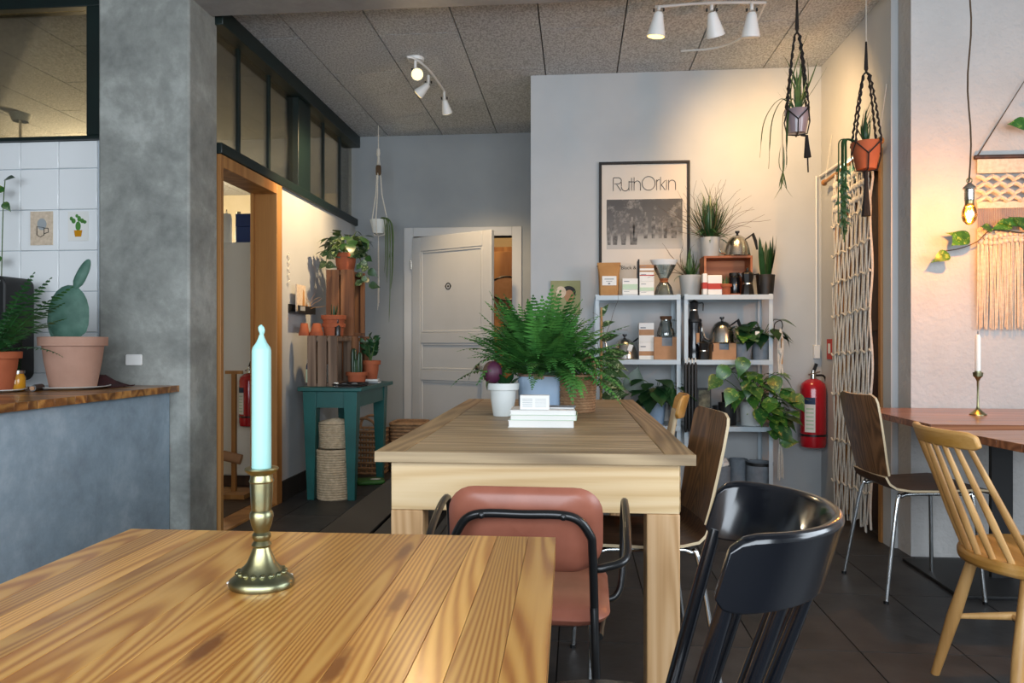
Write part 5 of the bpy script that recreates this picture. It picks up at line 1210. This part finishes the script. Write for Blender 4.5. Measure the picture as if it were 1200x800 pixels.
for k, (px, Y, h, r, zz, lab) in enumerate(((843, 4.93, .10, .040, 0, 'short black canister at the back of the right lower shelf'), (852.5, 4.87, .125, .055, 0, 'wide black canister in front on the right lower shelf'))):
    t = thing('canister', lab, 'canister', on(px, Y, 1)+Vector((0, 0, zz)), 0, 'black canisters'); MB().lathe([(r*.94, 0), (r, .005), (r, h)], 24).ob('body', MT['matte'], t); MB().lathe([(r*1.04, h), (r*1.04, h+.02), (.0001, h+.021)], 24).ob('lid', MT['matte'], t)
t = thing('canister', 'small black canister stacked on the wide one', 'canister', on(853, 4.88, 1)+Vector((.005, 0, .1465)), 0, 'black canisters'); MB().lathe([(.042, 0), (.043, .05)], 24).ob('body', MT['matte'], t); MB().lathe([(.045, .05), (.045, .062), (.0001, .063)], 24).ob('lid', MT['matte'], t)
t = potplant('pothos_plant', 'large pothos spilling from a white pot over the right lower shelf', on(881, 4.89, 1), MT['wpot'], .068, .078, .15)
bush(t, 'pothos', (0, -.03, .15), 36, .22, .125, (-5, 60), 121, az=(180, 360), rise=.12); bush(t, 'pothos', (.05, -.1, .12), 16, .2, .13, (-40, 20), 122, az=(-100, 10))
for (px, py) in ((852, 428), (843, 440), (872, 418), (905, 440), (918, 455), (928, 462), (907, 490), (890, 478), (860, 455), (878, 445), (900, 465)):
    a = atY(px, py, 4.70)-t.location; MB().tube(curve_pts([(0, 0, .15), tuple(a*.6+Vector((0, 0, .07))), tuple(a)], 4), .0025, 4).ob('stem', MT['gstem'], t)
    leaf(t, 'pothos', a, (a.x*2, -.3, -.55), .13, up=(0, -1, .35))
vine(t, 'pothos', [(.05, -.05, .15), (.12, -.14, .12), (.13, -.16, 0), (.13, -.17, -.1)], 8, .115, seed=124)
# felt pots on the bottom shelf
for px, r, h, lab in ((845, .058, .165, 'grey felt pot with crumpled paper at the left of the bottom shelf'), (865, .056, .20, 'tall grey felt pot in the middle of the bottom shelf'), (890, .082, .195, 'wide grey felt pot at the right of the bottom shelf')):
    t = thing('felt_pot', lab, 'pot', on(px, 4.92 if px != 865 else 5.0, 0), 0, 'grey felt pots'); MB().lathe([(r*.97, 0), (r, .004), (r, h), (r-.008, h), (r-.008, .03), (.0001, .03)], 28).ob('body', MT['felt'], t); MB().lathe([(r+.002, h-.022), (r+.002, h-.001)], 28, cap=False).ob('rim_band', MT['matte'] if px == 890 else MT['felt'], t)
t = thing('crumpled_paper', 'crumpled white paper in the leftmost felt pot', 'paper', on(845, 4.92, 0)+Vector((0, 0, .15))); mb = MB().sphere((0, 0, .03), .05, 14, .9); q = random.Random(3); mb.v = [(x*q.uniform(.8, 1.1), y*q.uniform(.8, 1.1), z*q.uniform(.85, 1.1)) for x, y, z in mb.v]; mb.ob('ball', MT['paper'], t, smooth=10)
# macrame plant hanger hooked on the shelf post
a = atY(915, 385, 4.74)
t = thing('macrame_hanger', 'empty white macrame hanger hooked on the right shelf post', 'macrame', (a.x, 4.745, a.z))
MB().tube(curve_pts([(-.04, 0, -.04), (-.035, 0, .03), (0, 0, .05), (.012, 0, .02), (.004, 0, -.01)], 5), .0035, 6).ob('hook', MT['matte'], t)
for k in range(5): MB().tube(curve_pts([(0, 0, 0), (.016*math.sin(k*1.3), .012*math.cos(k*1.9), -.12), (.012*math.sin(k*2.3+1), .008*math.cos(k), -.3), (.018*math.sin(k*1.1+2), .01*math.cos(k*2), -.5), (.006*math.sin(k), .006*math.cos(k), -.66)], 4), .0055, 6).ob('cord', MT['ropew'], t)
for z in (-.14, -.34, -.52): MB().sphere((0, 0, z), .017, 10, 1.4).ob('knot', MT['ropew'], t)
for k in range(8): MB().tube([(0, 0, -.62), (.012*math.cos(k*.8), .012*math.sin(k*.8), -.78), (.016*math.cos(k*.8), .014*math.sin(k*.8), -.92-.01*(k % 3))], .003, 5).ob('tassel', MT['ropew'], t)
MB().bb(.002, .010, -.012, .012, -.22, -.06).ob('wooden_toggle', MT['cane'], t)
# ================================================================== right corner: extinguisher, signs, trunking
a = atY(955, 525, 5.0); extinguisher('red fire extinguisher hung on the back wall beside the macrame curtain', (a.x-.012, 4.998, a.z), .97)
a = atX(972.5, 409, XR); o = MB().bb(-.004, 0, -.045, .045, -.065, .065).ob('fire_sign', MT['redp'], None, (XR-.0005, a.y, a.z)); tag(o, 'small red fire sign on the right wall above the extinguisher', 'sign')
MB().bb(-.0048, -.004, -.022, .022, -.028, .036).ob('white_pictogram', MT['paper'], o)
a = atY(962, 412, YB); o = MB().bb(-.02, .02, -.03, 0, -.045, .045).ob('junction_box', MT['white'], None, (1.585, YB-.0005, a.z), bevel=.004); tag(o, 'small white junction box in the corner above the extinguisher', 'box')
MB().cyl((0, -.012, .045), (0, -.012, 2.17-a.z), .006, n=8).ob('cable', MT['white'], o)
a = atX(997, 199, XR-.02)
t = thing('exit_sign', 'lit green and white exit sign above the curtained doorway', 'sign', (XR-.0005, a.y, a.z)); MB().bb(-.03, 0, -.14, .14, -.075, .075).ob('housing', MT['white'], t, bevel=.004); MB().bb(-.0335, -.03, -.13, .13, -.055, .055).ob('face', MT['exitw'], t)
MB().bb(-.0345, -.0335, -.12, -.01, -.045, .045).bb(-.0345, -.0335, .07, .12, -.045, .045).ob('green_field', MT['exit'], t); MB().prism([(.01, -.012), (.04, -.012), (.04, -.03), (.065, 0), (.04, .03), (.04, .012), (.01, .012)], -.0345, -.0335, 'x').ob('arrow', MT['exit'], t)
o = MB().tube([(XR-.012, YB-.02, 2.165), (XR-.012, a.y+.145, 2.165)], .010, 8).ob('cable_trunking', MT['white'], None); tag(o, 'pale cable pipe running along the right wall to the exit sign', 'pipe')
# macrame curtain in the doorway
t = thing('macrame_curtain', 'long white macrame curtain on a wooden rod across the right doorway', 'curtain', (XR-.045, 0, 0))
MB().tube([(0, 4.02, 2.115), (0, 4.90, 2.085)], .012, 10).ob('rod', MT['doorwood'], t)
for y, z in ((4.02, 2.115), (4.90, 2.085)): MB().sphere((0, y, z), .02, 10).ob('finial', MT['doorwood'], t)
for y, z in ((4.04, 2.115), (4.88, 2.085)): MB().tube([(0, y, z+.01), (.04, y, z+.30)], .002, 5).ob('hanging_string', MT['ropew'], t)
NC = 27; q = random.Random(12)
for k in range(NC):
    y = 4.14+.58*k/(NC-1); zt = 2.11-.03*(y-4.02)/.88; L = zt-q.uniform(.02, .10); P = []
    for i in range(40):
        u = i/39; z = zt-L*u
        dy = .011*math.sin(u*62*1.0+(math.pi if k % 2 else 0))*(1 if u < .17 else 0)+ .004*math.sin(u*19+k)
        P.append((.006*math.sin(u*25+k*2), y+dy, z))
    MB().tube(P, .0045 if k % 3 else .0062, 6).ob('cord', MT['ropew'], t)
for z in (1.80, 1.62, 1.45, 1.25, 1.02, .78, .5, .25):
    MB().tube([(-.008+.004*math.sin(i), 4.13+.6*i/24, z-.03*i/24+.010*math.sin(i*1.6)) for i in range(25)], .0058, 5).ob('knot_row', MT['ropew'], t)
for k in range(NC-1):
    y = 4.155+.58*k/(NC-1)
    for r_ in range(3):
        if (k+r_) % 2 == 0: MB().sphere((-.006, y, 2.02-.075*r_), .013, 8, 1.5).ob('knot', MT['ropew'], t)
# ================================================================== black hangers with plants
def hanger(label, px, pyc, Y, top, r0, r1, h, m, tilt=0, cord=MT['ropek']):
    a = atY(px, pyc, Y); t = thing('hanging_planter', label, 'planter', (a.x, Y, a.z), 0, 'black macrame plant hangers')
    pot(t, m, r0, r1, h, .0, (0, 0, -h/2), n=24); T = top-a.z
    for k in range(4):
        q = R(90*k+35); e = Vector((math.cos(q), math.sin(q), 0)); P = []
        for i in range(30):
            u = i/29; rr = (r1+.010)*(1-u)**.7 if u < .9 else (r1+.010)*.2*(1-u); z = h/2-.01+(T*.80-h/2)*u; w = .004*math.sin(i*2.2+k)
            P.append(tuple(e*(rr+w)+Vector((0, 0, z))))
        MB().tube(P, [.0055+.002*math.sin(i*2.1) for i in range(30)], 6).ob('cord', cord, t)
        for s in (-1, 1):
            q2 = q+s*R(45); e2 = Vector((math.cos(q2), math.sin(q2), 0)); MB().tube([tuple(e*(r1+.008)+Vector((0, 0, h*.45))), tuple(e2*(r0*.5+r1*.5+.009)), tuple(e2*(r0+.006)+Vector((0, 0, -h/2-.003))), (0, 0, -h/2-.01)], .0035, 5).ob('net_cord', cord, t)
    MB().tube([(0, 0, T*.76), (0, 0, T)], [.011, .005], 8).ob('wrapped_cord', cord, t)
    return t, a
t, a = hanger('left black macrame hanger with a spider plant in a glazed mauve pot', 934, 143, 4.10, H, .045, .066, .125, mat('mauve_glaze', '#7d6f74', '#94868b', .25, vs=9, coat=.4))
q = random.Random(77)
for k in range(26):
    az = R(q.uniform(120, 420)); s = q.uniform(.25, .9); L = q.uniform(.16, .30); e = Vector((math.cos(az), math.sin(az), 0))
    leaf(t, 'blade', (0, 0, .05), e*s+Vector((0, 0, 1)), L, up=e, w=.85)
for (x, z) in ((-.14, -.26), (-.18, -.20), (-.06, -.24)):
    P = curve_pts([(0, 0, .055), (x*.5, -.02, .12), (x, -.04, .0), (x*1.15, -.05, z)], 6); MB().tube(P, [.005]*8+[.006]*8+[.002]*3, 5, flat=.3).ob('leaf', MT['blade'], t)
MB().tube(curve_pts([(-.02, -.02, .06), (-.085, -.05, .03), (-.09, -.06, -.28)], 5), .0018, 5).ob('runner', MT['stem'], t)
for k in range(8):
    az = R(45*k); leaf(t, 'blade', (-.09, -.06, -.28), (math.cos(az)*.5, math.sin(az)*.5, -1 if k % 3 else .4), .10, up=(math.cos(az), math.sin(az), 0), w=1.3)
MB().tube([(.02, 0, -.07), (.05, 0, -.075), (.052, 0, -.13), (.055, 0, -.19)], [.006, .009, .013, .02], 8).ob('tassel', MT['ropek'], t); MB().tube([(.055, 0, -.19), (.058, 0, -.27)], .004, 6).ob('tail_cord', MT['ropek'], t)
t, a = hanger('right black macrame hanger with a trailing plant in a terracotta pot', 1015, 183, 3.99, 2.62, .048, .076, .14, MT['terra'])
MB().tube([(0, 0, 2.61-a.z), (0, 0, H-a.z)], .002, 5).ob('ceiling_string', MT['ropew'], t)
MB().tube([(0, 0, -.075), (0, 0, -.12), (0, 0, -.20), (0, 0, -.31)], [.009, .010, .014, .024], 8).ob('tassel', MT['ropek'], t)
for k in range(16):
    az = R(q.uniform(100, 300)); s = q.uniform(.5, 1.3); e = Vector((math.cos(az), math.sin(az), 0)); leaf(t, 'bladed', (0, 0, .06), e*s+Vector((0, 0, 1)), q.uniform(.09, .17), up=e, w=1.2)
for k in range(8):
    x = q.uniform(-.155, -.11); L = q.uniform(.15, .45); MB().tube(curve_pts([(-.03, 0, .07), (x*.9, -.03, .08), (x, -.05+.02*k/8, -.02), (x-.005, -.05, -L)], 5), .0035, 5).ob('trailing_stem', MT['dark'], t)
    for i in range(5): leaf(t, 'oval', (x, -.05, -L*(.2+.16*i)), (q.uniform(-1, 1), -.5, -.8), .035, up=(0, -1, .2))
# ================================================================== pendant bulb
pb = atY(1136, 250, 3.45)
t = thing('pendant_lamp', 'bare glowing filament bulb on a twisted cord before the plaster wall', 'lamp', (pb.x, 3.45, pb.z))
MB().tube([(.006*math.sin(i*.9), .004*math.cos(i*1.1), .14+(H-pb.z-.14)*i/14) for i in range(15)], .0035, 6).ob('cord', MT['stem'], t)
MB().tube([(.011*math.cos(R(a)), 0, .145+.011*math.sin(R(a))) for a in range(0, 360, 30)], .003, 6, closed=True).ob('loop', MT['brass'], t)
MB().lathe([(.008, .135), (.012, .13), (.026, .115), (.027, .108), (.02, .105), (.02, .06), (.018, .055)], 20).ob('socket', MT['steel'], t)
MB().lathe([(.014, .055), (.017, .045), (.029, .012), (.031, -.008), (.026, -.032), (.012, -.048), (.0001, -.052)], 24, cap=False).ob('glass_bulb', MT['amber'], t)
for k in range(6): MB().tube([(.011*math.cos(k), .011*math.sin(k), .03), (.015*math.cos(k+.5), .015*math.sin(k+.5), 0), (.010*math.cos(k+1), .010*math.sin(k+1), -.028)], .0022, 5).ob('filament', MT['bulb'], t)
MB().lathe([(.018, .056), (.018, .03), (.012, .028)], 16, cap=False).ob('screw_cap', MT['brass'], t)
point('pendant_glow', (pb.x, 3.45, pb.z-.005), 30, (1, .60, .27), .014)
# wall hanging
a = atY(1143, 185, 3.84)
t = thing('macrame_hanging', 'cream fringed woven wall hanging on a dark stick on the plaster wall', 'wall hanging', (a.x, 3.835, a.z)); WW = .47
MB().tube([(-.01, -.008, 0), (WW+.01, -.008, 0)], .011, 10).ob('stick', MT['darkwood'], t)
MB().tube([(.005, -.008, .01), (WW/2, 0, .385), (WW-.005, -.008, .01)], .003, 6).ob('string', MT['stem'], t)
wd = []
for zc, hh, th in ((-.045, .07, .008), (-.235, .035, .008), (-.375, .05, .009)): MB().bb(0, WW, -.010-th/2, -.010+th/2, zc-hh/2, zc+hh/2).ob('woven_band', MT['cream'], t, bevel=.003)
br = MB()
for r_ in range(4):
    for i in range(14):
        x = (i+.5)*WW/14; z = -.105-.034*r_; s = 1 if (i+r_) % 2 else -1; br.tube(curve_pts([(x-.02, -.014, z-.012*s), (x, -.026, z), (x+.02, -.014, z+.012*s)], 3), .010, 6)
br.ob('braided_band', MT['cream'], t, kind='stuff')
th_ = MB()
for i in range(64): x = (i+.5)*WW/64; th_.tube([(x, -.012, -.25), (x+.001*math.sin(i), -.013, -.36)], .0022, 4)
th_.ob('thread_band', MT['mauve'], t, kind='stuff')
lp = MB()
for r_ in range(3):
    for i in range(20): x = (i+.5)*WW/20; lp.sphere((x, -.017, -.355-.03*r_-.008*math.sin(i*.7)), .013, 7)
lp.ob('looped_band', MT['cream'], t, kind='stuff')
fr = MB(); q = random.Random(6)
for i in range(70): x = (i+.5)*WW/70; e = -.83-.02*q.random(); fr.tube([(x, -.014+.004*math.sin(i*2.1), -.40), (x+.002*math.sin(i), -.014+.005*math.sin(i*1.3), -.6), (x+.004*math.sin(i*1.7), -.012+.006*math.cos(i), e)], [.0036, .0042, .003], 4)
fr.ob('fringe', MT['cream'], t, kind='stuff')
# pothos vine pinned along the wall
b0 = atY(1215, 300, 3.80)
t = thing('wall_vine', 'pothos vine with round leaves running across the woven wall hanging', 'plant', (0, 0, 0))
pts = [atY(px, py, 3.79) for px, py in ((1108, 294), (1125, 291), (1145, 283), (1160, 270), (1178, 270), (1200, 272), (1225, 262), (1250, 270))]; MB().tube(curve_pts(pts, 4), .0028, 6).ob('stem', MT['stem'], t)
for px, py, vx, vz, L in ((1128, 278, -.5, -.3, .10), (1137, 283, -.75, .5, .11), (1112, 297, -.9, -.3, .085), (1162, 268, -.8, .1, .07), (1185, 262, -.9, -.1, .09), (1205, 268, -.6, .6, .10), (1196, 262, -.9, .15, .11), (1230, 262, .4, .6, .1)):
    leaf(t, 'ovalp' if px == 1196 else 'pothos', atY(px, py, 3.775), (vx, -.35, vz), L, up=(.1, -1, .5))
a0 = atY(1200, 147, 3.79); leaf(t, 'pothos', a0+Vector((.03, 0, 0)), (-1, -.2, .05), .12, up=(.1, -1, .5))
MB().tube(curve_pts([tuple(atY(1250, 270, 3.79)), tuple(atY(1245, 200, 3.79)), tuple(a0+Vector((.03, 0, 0)))], 5), .0026, 5).ob('stem', MT['stem'], t)
# small brass holder with a white candle on the wall table
p = atZ(1146, 486, .7405)
t = thing('candle_holder', 'small slender brass candle holder on the wall table', 'candlestick', (p.x, p.y, .7405)); MB().lathe([(.034, 0), (.034, .004), (.02, .016), (.008, .028), (.005, .04), (.004, .10), (.005, .15), (.012, .165), (.019, .172), (.021, .19), (.012, .19)], 24).ob('stand', MT['brass'], t)
MB().lathe([(.0125, .172), (.0145, .186), (.0125, .196)], 16, cap=False).ob('cup', MT['brass'], t)
t = thing('taper_candle', 'white taper candle in the small brass holder', 'candle', (p.x, p.y, .7405+.1905)); MB().lathe([(.0115, 0), (.0112, .155), (.006, .168)], 16).ob('wax', MT['waxw'], t); MB().cyl((0, 0, .168), (0, 0, .182), .0015, n=6).ob('wick', MT['ink'], t)
# ================================================================== ceiling spotlights
def spot_head(par, pos, d, lit=False, energy=0, cone=70, col=(1, .70, .38), s=1.0):
    d = Vector(d).normalized(); mb = MB(); a = Vector(pos)
    prof = [(.0, .018), (.012, .026), (.035, .030), (.06, .036), (.10, .046), (.125, .050)]
    mb.tube([a+d*(x*s) for x, r in prof], [r*s for x, r in prof], 18)
    o = mb.ob('lamp_head', MT['white'], par)
    MB().cyl(a+d*.1255*s, a+d*.127*s, .044*s).ob('lamp_face', MT['lampy'] if lit else MT['white'], o)
    for k in (-1, 1): MB().cyl(a+Vector((k*.022*s, 0, .012)), a+Vector((k*.030*s, 0, .012)), .009).ob('hinge_screw', MT['matte'], o)
    if energy:
        l = bpy.data.lights.new('spot_glow', 'SPOT'); l.energy = energy; l.color = col; l.spot_size = R(cone); l.spot_blend = .8; l.shadow_soft_size = .04
        q = bpy.data.objects.new('spot_glow', l); COL.objects.link(q); q.location = a+d*.16*s; q.rotation_euler = d.to_track_quat('-Z', 'Y').to_euler()
    return o
t = thing('spotlight_bar', 'white curved spotlight bar on the ceiling before the recess', 'spotlight')
MB().lathe([(.05, H-.02), (.055, H-.001)], 20, (-1.035, 4.72, 0)).ob('ceiling_rose', MT['white'], t)
MB().tube(curve_pts([(-1.07, 4.62, H-.03), (-1.03, 4.66, H-.028), (-.98, 4.85, H-.028), (-.96, 5.1, H-.028), (-.95, 5.3, H-.028)], 5), .008, 8).ob('bar', MT['white'], t)
for p0, d, lit, en, cone in (((-1.03, 4.68, H-.10), (.30, -.80, -.5), True, 20, 100), ((-1.0, 4.95, H-.09), (-.97, .2, -.8), True, 150, 72), ((-.95, 5.28, H-.09), (.2, .72, -1.2), True, 60, 75)):
    MB().cyl((p0[0], p0[1], p0[2]), (p0[0], p0[1], H-.03), .009, n=8).ob('arm', MT['white'], t); spot_head(t, p0, d, lit, en, cone, s=.78)
t = thing('spotlight_bar', 'white three headed spotlight bar on the ceiling above the shelves', 'spotlight')
MB().tube(curve_pts([(.42, 4.05, H-.03), (.62, 4.03, H-.03), (.80, 4.03, H-.03), (1.0, 4.05, H-.03)], 5), .008, 8).ob('bar', MT['white'], t)
MB().lathe([(.05, H-.02), (.055, H-.001)], 20, (.72, 4.03, 0)).ob('ceiling_rose', MT['white'], t)
for px, d, en in ((772, (-.10, .15, -.9), 12), (834, (.22, .35, -.8), 0), (881, (.45, .75, -.55), 62)):
    b = atY(px, 12, 4.04); MB().cyl((b.x, 4.04, b.z), (b.x, 4.04, H-.03), .009, n=8).ob('arm', MT['white'], t); spot_head(t, (b.x, 4.04, b.z-.01), d if px != 881 else (.0, .25, -.95), px == 772, 0, 75)
    if en:
        l = bpy.data.lights.new('spot_glow', 'SPOT'); l.energy = en; l.color = (1, .62, .28); l.spot_size = R(130); l.spot_blend = 1; l.shadow_soft_size = .08
        q2 = bpy.data.objects.new('spot_glow', l); COL.objects.link(q2); q2.location = (b.x+(.0), 4.22, b.z-.17); q2.rotation_euler = Vector(d if px != 881 else (.42, .62, -.50)).to_track_quat('-Z', 'Y').to_euler()
MB().tube(curve_pts([tuple(atZ(798, 60, H-.012)), tuple(atZ(840, 56, H-.04)), tuple(atZ(870, 44, H-.06)), tuple(atZ(884, 30, H-.05)), (1.0, 4.05, H-.03)], 6), .006, 6).ob('cable', MT['white'], t)
# ================================================================== passage behind the white door
t = thing('wooden_wardrobe', 'brown wooden wardrobe in the passage behind the white door', 'wardrobe', (0, 0, 0)); MB().bb(-1.25, -.45, 7.6, 8.05, 0, 2.05).ob('body', MT['doorwood'], t); MB().bb(-1.24, -.86, 7.58, 7.599, .06, 2.0).ob('door', MT['doorwood'], t, bevel=.004); MB().bb(-.85, -.46, 7.58, 7.599, .06, 2.0).ob('door', MT['doorwood'], t, bevel=.004)
t = thing('round_tray', 'round dark rimmed tray hanging in the passage behind the white door', 'tray', (-.72, 7.53, 1.62)); MB().tube([(.17*math.cos(R(a)), 0, .12*math.sin(R(a))) for a in range(0, 360, 12)], .008, 6, closed=True).ob('rim', MT['black'], t); MB().prism([(.165*math.cos(R(a)), .115*math.sin(R(a))) for a in range(0, 360, 12)], .002, .008, 'y').ob('dish', MT['card'], t)
t = thing('ceiling_bulb', 'bare bulb lighting the passage behind the white door', 'lamp', (-1.0, 7.1, 2.6)); MB().sphere((0, 0, -.04), .03).ob('bulb', MT['lampw'], t); MB().cyl((0, 0, -.015), (0, 0, H-2.6), .006, n=8).ob('cord', MT['matte'], t)
point('passage_glow', (-1.0, 7.1, 2.45), 12, (1, .68, .38), .05)
